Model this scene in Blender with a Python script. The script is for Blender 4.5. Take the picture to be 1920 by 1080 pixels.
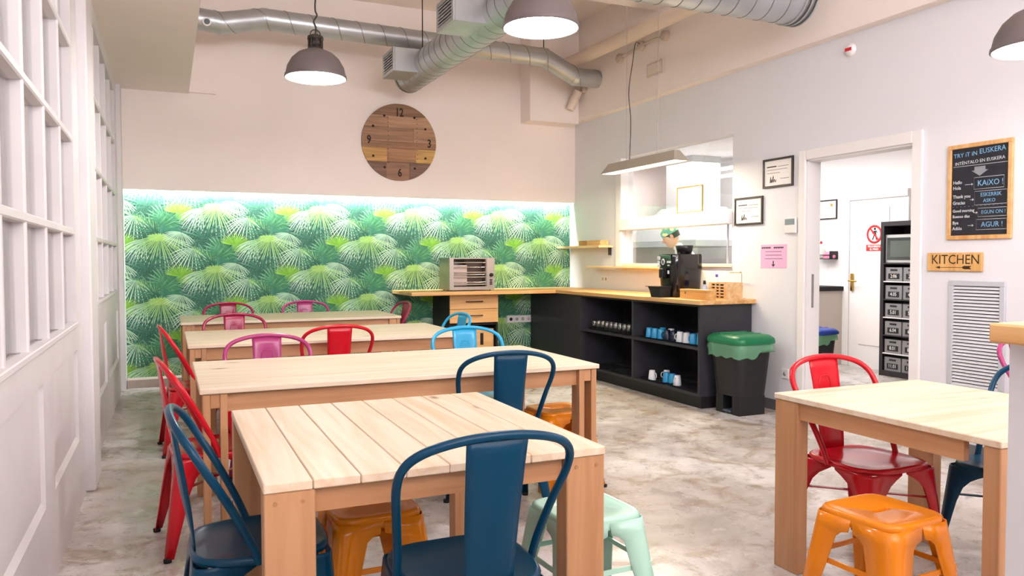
import bpy, math, random
from mathutils import Vector, Matrix
R = math.radians
random.seed(7)
sc = bpy.context.scene
for o in list(bpy.data.objects): bpy.data.objects.remove(o)
COL = sc.collection

# ------------------------------------------------------------------ camera
F, YAW, PIT, ROL, CAMH = 1453.94, .4178, -.0361, -.0018, 1.3238
fw = Vector((math.sin(YAW)*math.cos(PIT), math.cos(YAW)*math.cos(PIT), math.sin(PIT)))
rt = Vector((math.cos(YAW), -math.sin(YAW), 0)); up = rt.cross(fw)
cr, sr = math.cos(ROL), math.sin(ROL)
rt, up = cr*rt + sr*up, -sr*rt + cr*up
cd = bpy.data.cameras.new('camera'); cam = bpy.data.objects.new('camera', cd); COL.objects.link(cam)
cd.sensor_width = 36; cd.lens = F/1920*36; cd.clip_start = .05
cam.matrix_world = Matrix(((rt.x, up.x, -fw.x, 0), (rt.y, up.y, -fw.y, 0), (rt.z, up.z, -fw.z, CAMH), (0, 0, 0, 1)))
sc.camera = cam

# ------------------------------------------------------------------ world, large lights, exposure
w = bpy.data.worlds.new('daylight'); sc.world = w; w.use_nodes = True
w.node_tree.nodes['Background'].inputs[0].default_value = (.93, .96, 1, 1)
w.node_tree.nodes['Background'].inputs[1].default_value = .2
vs = sc.view_settings
vs.view_transform = 'Standard'; vs.look = 'None'; vs.gamma = 1; vs.use_curve_mapping = False
vs.exposure = 0.35
def area(name, loc, rot, sx, sy, power, col=(1, 1, 1), spread=180):
    l = bpy.data.lights.new(name, 'AREA'); l.shape = 'RECTANGLE'; l.size = sx; l.size_y = sy
    l.energy = power; l.color = col; l.spread = R(spread)
    o = bpy.data.objects.new(name, l); COL.objects.link(o); o.location = loc; o.rotation_euler = rot
    return o
area('ceiling_bounce_fill', (2.0, -2.9, 2.7), (R(152), 0, 0), 5.0, 1.6, 470, (.96, .96, 1))  # added fill, aimed up to bounce off the ceiling as soft overhead light
area('cove_led_strip_light', (2.2, 9.012, 2.15), (R(12), 0, 0), 5.2, .02, 400, (.95, 1, .98))
area('kitchen_ceiling_light', (6.4, 7.6, 2.66), (0, 0, 0), 1.2, 3.4, 85, (1, .97, .96))

# ------------------------------------------------------------------ materials
MATS = {}
def srgb(h):
    if isinstance(h, str): h = [int(h[i:i+2], 16) for i in (0, 2, 4)]
    return tuple(((c/255)/12.92 if c/255 <= .04045 else ((c/255+.055)/1.055)**2.4) for c in h) + (1,)
def mat(name, col, rough=.5, metal=0, var=0, vscale=6, bump=0, bscale=60, emit=None, es=0, coat=0, spec=.5, alpha=1, trans=0, ior=1.45):
    if name in MATS: return MATS[name]
    m = bpy.data.materials.new(name); m.use_nodes = True; nt = m.node_tree; b = nt.nodes['Principled BSDF']
    c = srgb(col) if isinstance(col, str) else tuple(col)+(1,)
    b.inputs['Base Color'].default_value = c; b.inputs['Roughness'].default_value = rough; b.inputs['Metallic'].default_value = metal
    b.inputs['Coat Weight'].default_value = coat; b.inputs['Coat Roughness'].default_value = .08
    b.inputs['Specular IOR Level'].default_value = spec
    b.inputs['Alpha'].default_value = alpha; b.inputs['Transmission Weight'].default_value = trans; b.inputs['IOR'].default_value = ior
    if emit: b.inputs['Emission Color'].default_value = srgb(emit); b.inputs['Emission Strength'].default_value = es
    tc = None
    if var or bump: tc = nt.nodes.new('ShaderNodeTexCoord')
    if var:
        n = nt.nodes.new('ShaderNodeTexNoise'); n.inputs['Scale'].default_value = vscale; n.inputs['Detail'].default_value = 5
        nt.links.new(tc.outputs['Object'], n.inputs['Vector'])
        r = nt.nodes.new('ShaderNodeValToRGB'); r.color_ramp.elements[0].position = .3; r.color_ramp.elements[1].position = .7
        r.color_ramp.elements[0].color = tuple(max(0, x*(1-var)) for x in c[:3])+(1,)
        r.color_ramp.elements[1].color = tuple(min(1, x*(1+var*.6)) for x in c[:3])+(1,)
        nt.links.new(n.outputs['Fac'], r.inputs['Fac']); nt.links.new(r.outputs['Color'], b.inputs['Base Color'])
    if bump:
        n = nt.nodes.new('ShaderNodeTexNoise'); n.inputs['Scale'].default_value = bscale; n.inputs['Detail'].default_value = 4
        nt.links.new(tc.outputs['Object'], n.inputs['Vector'])
        bp = nt.nodes.new('ShaderNodeBump'); bp.inputs['Strength'].default_value = bump; bp.inputs['Distance'].default_value = .01
        nt.links.new(n.outputs['Fac'], bp.inputs['Height']); nt.links.new(bp.outputs['Normal'], b.inputs['Normal'])
    MATS[name] = m; return m
def wood(name, light, dark, axis='x', knot='8a5a2e', rough=.45, scale=1.0, knots=True):
    if name in MATS: return MATS[name]
    m = bpy.data.materials.new(name); m.use_nodes = True; nt = m.node_tree; b = nt.nodes['Principled BSDF']; N = nt.nodes.new; L = nt.links.new
    b.inputs['Roughness'].default_value = rough
    tc = N('ShaderNodeTexCoord'); oi = N('ShaderNodeObjectInfo'); ad = N('ShaderNodeVectorMath'); ad.operation = 'ADD'
    mu = N('ShaderNodeMath'); mu.operation = 'MULTIPLY'; mu.inputs[1].default_value = 37
    L(oi.outputs['Random'], mu.inputs[0]); L(tc.outputs['Object'], ad.inputs[0]); L(mu.outputs[0], ad.inputs[1])
    mp = N('ShaderNodeMapping'); s = [9*scale]*3; s['xyz'.index(axis)] = .55*scale; mp.inputs['Scale'].default_value = s
    L(ad.outputs[0], mp.inputs['Vector'])
    n = N('ShaderNodeTexNoise'); n.inputs['Scale'].default_value = 2.2; n.inputs['Detail'].default_value = 7; n.inputs['Distortion'].default_value = .8
    L(mp.outputs[0], n.inputs['Vector'])
    r = N('ShaderNodeValToRGB'); e = r.color_ramp.elements; e[0].position = .3; e[1].position = .62; e[0].color = srgb(dark); e[1].color = srgb(light)
    L(n.outputs['Fac'], r.inputs['Fac']); out = r.outputs['Color']
    if knots:
        mp2 = N('ShaderNodeMapping'); s = [3.6]*3; s['xyz'.index(axis)] = 1.5; mp2.inputs['Scale'].default_value = s; L(ad.outputs[0], mp2.inputs['Vector'])
        v = N('ShaderNodeTexVoronoi'); v.inputs['Scale'].default_value = 1.0; L(mp2.outputs[0], v.inputs['Vector'])
        r2 = N('ShaderNodeValToRGB'); e = r2.color_ramp.elements; e[0].position = .02; e[1].position = .085; e[0].color = (1, 1, 1, 1); e[1].color = (0, 0, 0, 1)
        L(v.outputs['Distance'], r2.inputs['Fac'])
        mx = N('ShaderNodeMix'); mx.data_type = 'RGBA'; L(r2.outputs['Color'], mx.inputs['Factor']); L(out, mx.inputs[6]); mx.inputs[7].default_value = srgb(knot); out = mx.outputs[2]
    L(out, b.inputs['Base Color'])
    bp = N('ShaderNodeBump'); bp.inputs['Strength'].default_value = .08; bp.inputs['Distance'].default_value = .004; L(n.outputs['Fac'], bp.inputs['Height']); L(bp.outputs['Normal'], b.inputs['Normal'])
    MATS[name] = m; return m
def glass_mat(name, tint=(1, 1, 1), ior=1.5, rough=.02, rmin=0.0):
    if name in MATS: return MATS[name]
    m = bpy.data.materials.new(name); m.use_nodes = True; nt = m.node_tree; nt.nodes.clear(); N = nt.nodes.new; L = nt.links.new
    o = N('ShaderNodeOutputMaterial'); t = N('ShaderNodeBsdfTransparent'); t.inputs[0].default_value = tuple(tint)+(1,)
    g = N('ShaderNodeBsdfGlossy'); g.inputs['Roughness'].default_value = rough; f = N('ShaderNodeLayerWeight'); f.inputs[0].default_value = .5
    pw = N('ShaderNodeMath'); pw.operation = 'POWER'; pw.inputs[1].default_value = 4; L(f.outputs['Facing'], pw.inputs[0])
    sc_ = N('ShaderNodeMath'); sc_.operation = 'MULTIPLY'; sc_.inputs[1].default_value = .8; L(pw.outputs[0], sc_.inputs[0])
    a = N('ShaderNodeMath'); a.operation = 'ADD'; a.use_clamp = True; a.inputs[1].default_value = rmin+.03; L(sc_.outputs[0], a.inputs[0])
    mx = N('ShaderNodeMixShader'); L(a.outputs[0], mx.inputs[0]); L(t.outputs[0], mx.inputs[1]); L(g.outputs[0], mx.inputs[2]); L(mx.outputs[0], o.inputs[0])
    MATS[name] = m; return m
def emis(name, col, s):
    if name in MATS: return MATS[name]
    m = bpy.data.materials.new(name); m.use_nodes = True; nt = m.node_tree; nt.nodes.clear()
    o = nt.nodes.new('ShaderNodeOutputMaterial'); e = nt.nodes.new('ShaderNodeEmission'); e.inputs[0].default_value = srgb(col); e.inputs[1].default_value = s
    nt.links.new(e.outputs[0], o.inputs[0]); MATS[name] = m; return m

WALLW = mat('warm_white_plaster', 'f6ebe5', .85, var=.03, vscale=1.2, bump=.05, bscale=25)
WALLR = mat('white_plaster', 'e6e6ec', .8, var=.02, vscale=1.2, bump=.04, bscale=25)
WALLK = mat('kitchen_white_paint', 'f3efee', .7)
TRIMW = mat('white_gloss_trim', 'f1eeee', .35)
PARTW = mat('old_white_paint', 'dfdbdd', .5, var=.05, vscale=3, bump=.06, bscale=30)
PANEB = mat('pale_backing_board', 'd3c1b8', .7)
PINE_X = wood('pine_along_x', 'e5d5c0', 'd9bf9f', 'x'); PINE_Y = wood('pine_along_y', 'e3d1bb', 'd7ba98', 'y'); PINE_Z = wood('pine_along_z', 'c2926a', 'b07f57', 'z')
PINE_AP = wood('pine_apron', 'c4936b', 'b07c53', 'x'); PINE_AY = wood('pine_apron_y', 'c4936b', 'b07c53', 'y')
OAK_X = wood('counter_oak_x', 'e2b67c', 'c98f50', 'x', knots=False); OAK_Y = wood('counter_oak_y', 'e2b67c', 'c98f50', 'y', knots=False)
OAKF = wood('drawer_oak', 'e0b27a', 'cd9a5f', 'x', knots=False); OAKZ = wood('frame_oak', 'dfb27a', 'cd985c', 'z', knots=False)
SIGNW = wood('sign_wood', 'e3b673', 'c78b49', 'y', knots=False)
DARKC = mat('dark_laminate', '34343a', .5, var=.18, vscale=9); DARKIN = mat('black_laminate', '222227', .6, var=.12, vscale=9); PLINTH = mat('black_plinth', '131317', .5)
BLACK = mat('black_plastic', '17171a', .3); BLACKM = mat('black_matte', '1a1a1c', .7); COFB = mat('coffee_black_gloss', '0c0c0d', .14, coat=.5)
STEEL = mat('brushed_steel', 'b9b0a9', .35, metal=.85); DUCTM = mat('galvanised_steel', 'b9bdc0', .36, metal=.7, var=.1, vscale=5); SEAMM = mat('duct_seam', '8f8b86', .45, metal=.7)
LAMPG = mat('lamp_grey', '6a605f', .5); LAMPD = mat('lamp_cap_dark', '3d3632', .5, metal=.4); LAMPIN = mat('lamp_inside_white', 'ffffff', .6)
CHROME = mat('chrome', 'd8d8d8', .15, metal=1); BRASS = mat('brass', 'c9a24f', .25, metal=1)
PAPER = mat('paper', 'f4f1ee', .8); INK = mat('ink', '2a2a2c', .8); GREYINK = mat('grey_ink', '8b8787', .8)
PINKP = mat('pink_paper', 'eab4d8', .8); REDP = mat('sign_red', 'cf2a2e', .5)
FRAMEK = mat('dark_picture_frame', '37302d', .45); FRAMEG = mat('gilt_frame', '8a7440', .4)
WHITEP = mat('white_plastic', 'ece9ea', .4); GREYP = mat('grey_plastic', 'b7b7bb', .5); LCD = mat('lcd', '8b979c', .3)
GLASS = glass_mat('clear_glass', (.97, .99, .98)); PANEG = glass_mat('window_glass', (.98, .99, .99), 1.5, .01); PASSG = glass_mat('pass_glass', (.98, .99, .98), 1.7, .01, .05)
CLEARP = glass_mat('clear_plastic', (.90, .90, .90), 1.4, .1)
CLR = dict(blue=mat('petrol_blue_enamel', '003a58', .3, coat=.0, spec=.3), sky=mat('sky_blue_enamel', '1f9ccb', .3, coat=.3), red=mat('red_enamel', 'c60f22', .2, coat=.0, spec=.5),
           rasp=mat('raspberry_enamel', 'a83a72', .2, coat=.0, spec=.5), wine=mat('wine_enamel', '9a2348', .2, coat=.0, spec=.5), orange=mat('orange_enamel', 'ee8a12', .2, coat=.0, spec=.5), mint=mat('mint_enamel', 'b4e3d2', .3, coat=.3))
RUBBER = mat('rubber', '1c1a1a', .8)

# ------------------------------------------------------------------ mesh helpers
class MB:
    def __init__(s): s.v = []; s.f = []; s.sm = []
    def add(s, vs, fs, smooth=False):
        k = len(s.v); s.v += [tuple(p) for p in vs]; s.f += [tuple(i+k for i in f) for f in fs]; s.sm += [smooth]*len(fs); return s
    def box(s, x0, x1, y0, y1, z0, z1, b=0):
        if x0 > x1: x0, x1 = x1, x0
        if y0 > y1: y0, y1 = y1, y0
        if z0 > z1: z0, z1 = z1, z0
        if b <= 0:
            return s.add([(x0,y0,z0),(x1,y0,z0),(x1,y1,z0),(x0,y1,z0),(x0,y0,z1),(x1,y0,z1),(x1,y1,z1),(x0,y1,z1)],
                         [(0,3,2,1),(4,5,6,7),(0,1,5,4),(1,2,6,5),(2,3,7,6),(3,0,4,7)])
        b = min(b, (x1-x0)*.45, (y1-y0)*.45, (z1-z0)*.45)
        def ring(z, i):
            a, c, d, e = x0+i, x1-i, y0+i, y1-i; t = b-i if i < b else 0
            return [(a+t,d,z),(c-t,d,z),(c,d+t,z),(c,e-t,z),(c-t,e,z),(a+t,e,z),(a,e-t,z),(a,d+t,z)]
        rr = [[(x0+b,y0+b,z0),(x1-b,y0+b,z0),(x1-b,y0+b,z0),(x1-b,y1-b,z0),(x1-b,y1-b,z0),(x0+b,y1-b,z0),(x0+b,y1-b,z0),(x0+b,y0+b,z0)], ring(z0+b, 0), ring(z1-b, 0),
              [(x0+b,y0+b,z1),(x1-b,y0+b,z1),(x1-b,y0+b,z1),(x1-b,y1-b,z1),(x1-b,y1-b,z1),(x0+b,y1-b,z1),(x0+b,y1-b,z1),(x0+b,y0+b,z1)]]
        vs = [(x0+b,y0+b,z0),(x1-b,y0+b,z0),(x1-b,y1-b,z0),(x0+b,y1-b,z0)] + rr[1] + rr[2] + [(x0+b,y0+b,z1),(x1-b,y0+b,z1),(x1-b,y1-b,z1),(x0+b,y1-b,z1)]
        fs = [(3,2,1,0),(20,21,22,23)]
        for i in range(8): fs.append((4+i, 4+(i+1)%8, 12+(i+1)%8, 12+i))
        for q, (i, j) in enumerate([(0,1),(2,3),(4,5),(6,7)]):
            n = (q+1) % 4
            fs += [(q, n, 4+j, 4+i), (n, 4+(j+1)%8, 4+j), (12+i, 12+j, 20+n, 20+q), (12+j, 12+(j+1)%8, 20+n)]
        return s.add(vs, fs)
    def tube(s, pts, r, n=10, caps=True, closed=False):
        pts = [Vector(p) for p in pts]; N = len(pts); rs = r if isinstance(r, (list, tuple)) else [r]*N
        T = []
        for i in range(N):
            if closed: t = pts[(i+1) % N]-pts[i-1]
            else: t = pts[min(i+1, N-1)]-pts[max(i-1, 0)]
            T.append(t.normalized())
        a = Vector((0, 0, 1)) if abs(T[0].z) < .9 else Vector((1, 0, 0)); u = T[0].cross(a).normalized(); vs = []
        for i in range(N):
            u = (u - T[i]*u.dot(T[i])).normalized(); v = T[i].cross(u)
            for k in range(n):
                th = 2*math.pi*k/n; vs.append(pts[i]+(u*math.cos(th)+v*math.sin(th))*rs[i])
        fs = []
        for i in range(N if closed else N-1):
            for k in range(n):
                j = (i+1) % N; fs.append((i*n+k, i*n+(k+1) % n, j*n+(k+1) % n, j*n+k))
        s.add(vs, fs, True)
        if caps and not closed:
            s.add(vs[:n], [tuple(range(n))[::-1]]); s.add(vs[-n:], [tuple(range(n))])
        return s
    def cyl(s, a, b, r, n=16): return s.tube([a, b], r, n)
    def lathe(s, prof, n=32, c=(0, 0, 0)):
        vs = []; fs = []
        for (r, z) in prof:
            for k in range(n): th = 2*math.pi*k/n; vs.append((c[0]+r*math.cos(th), c[1]+r*math.sin(th), c[2]+z))
        for i in range(len(prof)-1):
            for k in range(n): fs.append((i*n+k, i*n+(k+1) % n, (i+1)*n+(k+1) % n, (i+1)*n+k))
        return s.add(vs, fs, True)
    def prism(s, poly, z0, z1):
        n = len(poly); vs = [(x, y, z0) for x, y in poly]+[(x, y, z1) for x, y in poly]
        fs = [tuple(range(n))[::-1], tuple(range(n, 2*n))]+[(i, (i+1) % n, n+(i+1) % n, n+i) for i in range(n)]
        return s.add(vs, fs)
    def loft(s, rings, cap0=True, cap1=True, smooth=True):
        n = len(rings[0]); vs = [p for r in rings for p in r]; fs = []
        for i in range(len(rings)-1):
            for k in range(n): fs.append((i*n+k, i*n+(k+1) % n, (i+1)*n+(k+1) % n, (i+1)*n+k))
        s.add(vs, fs, smooth)
        if cap0: s.add(rings[0], [tuple(range(n))[::-1]])
        if cap1: s.add(rings[-1], [tuple(range(n))])
        return s
    def xf(s, M): s.v = [tuple(M @ Vector(p)) for p in s.v]; return s
    def build(s, name, m, parent=None, kind=None):
        me = bpy.data.meshes.new(name); me.from_pydata(s.v, [], s.f); me.polygons.foreach_set('use_smooth', s.sm); me.update()
        if m: me.materials.append(m)
        o = bpy.data.objects.new(name, me); COL.objects.link(o)
        if parent: o.parent = parent
        if kind: o['kind'] = kind
        return o
def tag(o, label, cat, group=None):
    o['label'] = label; o['category'] = cat
    if group: o['group'] = group
    return o
def thing(name, label, cat, loc=(0, 0, 0), rz=0, group=None, mw=None):
    o = bpy.data.objects.new(name, None); COL.objects.link(o); o.empty_display_size = .1
    if mw is not None: o.matrix_world = mw
    else: o.location = loc; o.rotation_euler = (0, 0, rz)
    return tag(o, label, cat, group)
def copy_tree(o, parent=None):
    c = o.copy(); COL.objects.link(c); c.parent = parent
    for ch in [x for x in bpy.data.objects if x.parent == o]: copy_tree(ch, c)
    return c
def recolor(o, old, new):
    for ch in [x for x in bpy.data.objects if x.parent == o]:
        if ch.type == 'MESH' and ch.material_slots and ch.material_slots[0].material == old:
            ch.material_slots[0].link = 'OBJECT'; ch.material_slots[0].material = new
        recolor(ch, old, new)
def on_right(y, z, x=4.877): return Matrix(((0, 0, -1, x), (-1, 0, 0, y), (0, 1, 0, z), (0, 0, 0, 1)))   # local x runs to the right in the picture
def on_back(x, z, y=8.957): return Matrix(((1, 0, 0, x), (0, 0, -1, y), (0, 1, 0, z), (0, 0, 0, 1)))
def text(body, size, x, y, z, m, parent, name='lettering', align='CENTER', sx=1, bold=0, shear=0, rot=0):
    c = bpy.data.curves.new(name, 'FONT'); c.body = body; c.size = size; c.align_x = align; c.align_y = 'CENTER'; c.offset = bold; c.resolution_u = 2; c.extrude = .0004; c.shear = shear
    t = bpy.data.objects.new(name, c); me = bpy.data.meshes.new_from_object(t); bpy.data.objects.remove(t)
    me.transform(Matrix.Translation((x, y, z)) @ Matrix.Rotation(rot, 4, 'Z') @ Matrix.Diagonal((sx, 1, 1, 1))); me.materials.clear(); me.materials.append(m); me.name = name
    o = bpy.data.objects.new(name, me); COL.objects.link(o); o.parent = parent; return o
def superell(hx, hy, n=32, p=5, cx=0, cy=0, z=0):
    out = []
    for k in range(n):
        th = 2*math.pi*(k+.5)/n; c, s = math.cos(th), math.sin(th)
        q = (abs(c)**p+abs(s)**p)**(-1/p); out.append((cx+hx*q*c, cy+hy*q*s, z))
    return out
def smooth_path(pts, n=6):
    P = [Vector(p) for p in pts]; out = []
    for i in range(len(P)-1):
        p0, p1, p2, p3 = P[max(i-1, 0)], P[i], P[i+1], P[min(i+2, len(P)-1)]
        for k in range(n):
            t = k/n; out.append(.5*((2*p1)+(p2-p0)*t+(2*p0-5*p1+4*p2-p3)*t*t+(3*p1-p0-3*p2+p3)*t**3))
    out.append(P[-1]); return out
# ------------------------------------------------------------------ room shell
LX, RX, BY, WPY, CZ = -.447, 4.877, 8.957, 9.10, 4.30
def floor_mat():
    m = bpy.data.materials.new('worn_polished_concrete'); m.use_nodes = True; nt = m.node_tree; b = nt.nodes['Principled BSDF']; N = nt.nodes.new; L = nt.links.new
    tc = N('ShaderNodeTexCoord')
    def noise(s, d, dist=0, rough=.55):
        n = N('ShaderNodeTexNoise'); n.inputs['Scale'].default_value = s; n.inputs['Detail'].default_value = d; n.inputs['Distortion'].default_value = dist; n.inputs['Roughness'].default_value = rough
        L(tc.outputs['Object'], n.inputs['Vector']); return n.outputs['Fac']
    def ramp(f, stops):
        r = N('ShaderNodeValToRGB'); e = r.color_ramp.elements
        while len(e) < len(stops): e.new(.5)
        for k, (p, c) in enumerate(stops): e[k].position = p; e[k].color = srgb(c) if isinstance(c, str) else (c, c, c, 1)
        L(f, r.inputs['Fac']); return r.outputs['Color']
    def mix(f, a, c):
        mx = N('ShaderNodeMix'); mx.data_type = 'RGBA'; L(f, mx.inputs['Factor'])
        for s, q in ((6, a), (7, c)):
            if isinstance(q, str): mx.inputs[s].default_value = srgb(q)
            else: L(q, mx.inputs[s])
        return mx.outputs[2]
    base = ramp(noise(1.1, 8, .6), [(.3, '9d948d'), (.47, 'bfb7b1'), (.62, 'dfdad7')])
    brown = ramp(noise(3.4, 11, .9, .72), [(.50, 0.), (.62, .7)])
    c = mix(brown, base, '8d7658')
    grit = ramp(noise(13, 12, .3, .8), [(.53, 0.), (.63, .6)])
    c = mix(grit, c, '6f5f4a')
    pale = ramp(noise(8, 12, .5, .8), [(.57, 0.), (.66, .6)])
    c = mix(pale, c, 'e8e3dc')
    L(c, b.inputs['Base Color'])
    rr = ramp(noise(4, 6), [(.35, .22), (.7, .5)]); L(rr, b.inputs['Roughness'])
    bp = N('ShaderNodeBump'); bp.inputs['Strength'].default_value = .12; bp.inputs['Distance'].default_value = .006; L(noise(9, 8), bp.inputs['Height']); L(bp.outputs['Normal'], b.inputs['Normal'])
    return m
fl = MB().box(-1.2, 8.1, -3.1, 10.4, -.1, 0).build('floor', floor_mat(), kind='structure')
MB().box(-1.2, RX+.15, -3.1, 9.3, CZ, CZ+.1).build('ceiling', WALLW, kind='structure')
# back wall: upper part stands proud of the papered lower part, the light strip sits in the gap
wb = MB().box(LX-.6, RX+.15, BY, BY+.04, 2.065, CZ).box(LX-.6, RX+.15, WPY+.01, WPY+.15, 0, CZ).build('wall_back', WALLW, kind='structure')
MB().box(LX, RX, BY+.045, BY+.06, 2.135, 2.15).build('led_strip', emis('led_white', 'f4fff8', 3), wb)
# right wall with the serving hatch and the doorway
DY0, DY1, DZ = 3.92, 4.93, 2.15
HY0, HY1, HZ0, HZ1, HZ2, HZ3 = 5.86, 7.80, 1.27, 1.665, 1.80, 2.51
wr = MB()
x0, x1 = RX, RX+.14
wr.box(x0, x1, -3.1, DY0, 0, CZ); wr.box(x0, x1, DY0, DY1, DZ, CZ); wr.box(x0, x1, DY1, HY0, 0, CZ)
wr.box(x0, x1, HY0, HY1, 0, HZ0); wr.box(x0, x1, HY0, HY1, HZ3, CZ); wr.box(x0, x1, HY1, 10.3, 0, CZ)
wr.build('wall_right', WALLR, kind='structure')
# unseen front wall behind the camera, its opening added to let light in
MB().box(-1.2, 8.1, -3.2, -3.1, 0, .25).box(-1.2, 8.1, -3.2, -3.1, 3.3, CZ).box(-1.2, -.4, -3.2, -3.1, .25, 3.3).box(4.8, 8.1, -3.2, -3.1, .25, 3.3).build('wall_front', WALLW, kind='structure')
# ceiling drops and beams
MB().box(LX-.75, .235, -3.1, BY, 3.09, CZ).build('trim_1', WALLW, kind='structure')
MB().box(.235, .50, BY-.05, BY, 3.1, CZ).build('trim_2', WALLW, kind='structure')
MB().box(RX-.10, RX, -3.1, BY, 3.07, CZ).build('trim_3', WALLW, kind='structure')
MB().box(4.10, RX-.10, BY-.28, BY, 3.04, CZ).build('trim_4', WALLW, kind='structure')
MB().box(3.1, RX-.1, 6.6, 6.95, 3.95, CZ).build('trim_5', WALLW, kind='structure')
# skirting
MB().box(-.40, 2.55, 8.90, WPY, 0, .085).build('baseboard_back', mat('grey_skirting', 'b9aaa0', .6, var=.08), kind='structure')
MB().box(RX-.015, RX, DY1+.09, 5.5, 0, .09).box(RX-.015, RX, 2.0, DY0-.1, 0, .09).build('baseboard_right', mat('dark_grey_skirting', '6d6d70', .6), kind='structure')

# palm wallpaper: printed leaves, one flat sheet of coloured shapes
def palm_print():
    m = bpy.data.materials.new('palm_print_ink'); m.use_nodes = True; nt = m.node_tree; b = nt.nodes['Principled BSDF']; b.inputs['Roughness'].default_value = .75; b.inputs['Specular IOR Level'].default_value = .2
    a = nt.nodes.new('ShaderNodeVertexColor'); a.layer_name = 'ink'; nt.links.new(a.outputs['Color'], b.inputs['Base Color'])
    V, Fc, Cc = [], [], []
    X0, X1, Z0, Z1 = LX, RX, .0, 2.3
    lay = [0]
    def clipx(p): return min(max(p[0], X0), X1), min(max(p[1], Z0), Z1)
    def leaflet(cx, cz, ang, ln, wd, c0, c1, c2, droop, y, ex=1.0, ez=1.0):
        d = (math.cos(ang)*ex, math.sin(ang)*ez); q_ = math.hypot(*d); ln = ln*q_; d = (d[0]/q_, d[1]/q_); nrm = (-d[1], d[0]); pts = []; k0 = len(V)
        for t, wf in ((.04, .25), (.35, .8), (.6, 1), (.82, .65), (1, 0)):
            px = cx+d[0]*ln*t; pz = cz+d[1]*ln*t-droop*ln*t*t
            pts.append((px, pz, wf))
        cols = [c0, [c0[i]*.5+c1[i]*.5 for i in range(3)], c1, [c1[i]*.5+c2[i]*.5 for i in range(3)], c2]
        for (px, pz, wf), c in zip(pts[:-1], cols[:-1]):
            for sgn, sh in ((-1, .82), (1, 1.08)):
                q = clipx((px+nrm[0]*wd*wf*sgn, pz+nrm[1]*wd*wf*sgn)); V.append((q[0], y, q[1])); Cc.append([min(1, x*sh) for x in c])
        q = clipx(pts[-1][:2]); V.append((q[0], y, q[1])); Cc.append(c2)
        for i in range(3): Fc.append((k0+2*i, k0+2*i+1, k0+2*i+3, k0+2*i+2))
        Fc.append((k0+6, k0+7, k0+8))
    def fan(cx, cz, r, a0, a1, n, wd, c0, c1, c2, droop=.15, jit=.1, rnd=None, ex=1.0, ez=1.0):
        lay[0] += 1
        if cx < X0-r or cx > X1+r or cz < Z0-r or cz > Z1+r: return
        y = WPY-.0012-lay[0]*.0001
        for k in range(n):
            a = R(a0+(a1-a0)*k/(n-1)+rnd.uniform(-2, 2)); ln = r*(1-jit*rnd.random())*(.82+.18*math.sin(math.pi*k/(n-1)))
            s = .85+.3*rnd.random()
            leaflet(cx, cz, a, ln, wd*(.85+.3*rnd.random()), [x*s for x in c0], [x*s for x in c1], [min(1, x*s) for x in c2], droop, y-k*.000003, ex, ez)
    def L3(h): return list(srgb(h)[:3])
    P = 1.13; row = .34
    for ri in range(8, -2, -1):
        for ci in range(-1, 6):
            bx = .496-P+ci*P+(P/2 if ri % 2 else 0); bz = 1.19+(ri-4)*row
            g = random.Random(11); lay[0] = (8-ri)*16
            fan(bx+.47, bz+.02, .32, -30, 330, 30, .008, L3('3c6a58'), L3('52876f'), L3('86b29c'), .1, .25, g)
            fan(bx-.50, bz-.12, .26, 0, 350, 30, .0075, L3('4a8a5a'), L3('5c9e70'), L3('96cc a4'.replace(' ', '')), .05, .2, g)
            fan(bx-.05, bz+.10, .30, 0, 340, 30, .0075, L3('386a55'), L3('4e8c6c'), L3('7cb296'), .1, .25, g)
            fan(bx-.12, bz-.14, .28, 150, 380, 28, .0075, L3('345e50'), L3('467a68'), L3('74a692'), .1, .25, g)
            fan(bx+.25, bz-.16, .24, 0, 345, 28, .007, L3('376450'), L3('4b8569'), L3('76ac90'), .1, .25, g)
            fan(bx+.10, bz+.14, .13, 160, 380, 30, .010, L3('4a8a6c'), L3('447e66'), L3('55927a'), .0, .02, g)
            fan(bx-.37, bz-.04, .18, 15, 165, 20, .0058, L3('7ab43e'), L3('84bc4a'), L3('b2da78'), -.02, .15, g, 1.25, .85)
            fan(bx-.33, bz-.02, .12, 190, 340, 14, .0062, L3('86be4c'), L3('76b056'), L3('8cc472'), .0, .1, g)
            fan(bx-.15, bz+.02, .26, 185, 275, 12, .0056, L3('7eb090'), L3('acd4b8'), L3('e8f5ec'), .35, .15, g, 1.1, .9)
            fan(bx-.01, bz+.04, .09, 0, 360, 24, .0085, L3('a6d06c'), L3('a0cc78'), L3('94c47c'), .0, .1, g, 1.5, .6)
            fan(bx, bz+.05, .37, 186, 354, 25, .0054, L3('a4ce70'), L3('9ccc8c'), L3('dcf0da'), .16, .1, g, 1.12, .92)
            fan(bx+.33, bz-.07, .26, 178, 320, 14, .0058, L3('9cc4a4'), L3('b8dac0'), L3('ecf8ee'), .35, .12, g, 1.15, .85)
            fan(bx+.21, bz+.10, .19, 165, 325, 16, .0050, L3('a6ceac'), L3('b2d6b8'), L3('d8eed8'), .25, .12, g, 1.2, .85)
            # arching frond with short leaflets
            lay[0] += 1
            for k in range(15):
                t = k/14; ax = bx+.32+.32*t; az = bz-.05-.20*t*t
                if X0+.05 < ax < X1-.05 and Z0 < az < Z1:
                    leaflet(ax, az, R(-70-25*t), .11*(1-.3*t), .0075, L3('86b968'), L3('a0cc84'), L3('cbe6ae'), .1, WPY-.0012-((8-ri)*16+15)*.0001-k*.000003)
    me = bpy.data.meshes.new('palm_print'); me.from_pydata(V, [], Fc); at = me.color_attributes.new('ink', 'FLOAT_COLOR', 'POINT')
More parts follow.
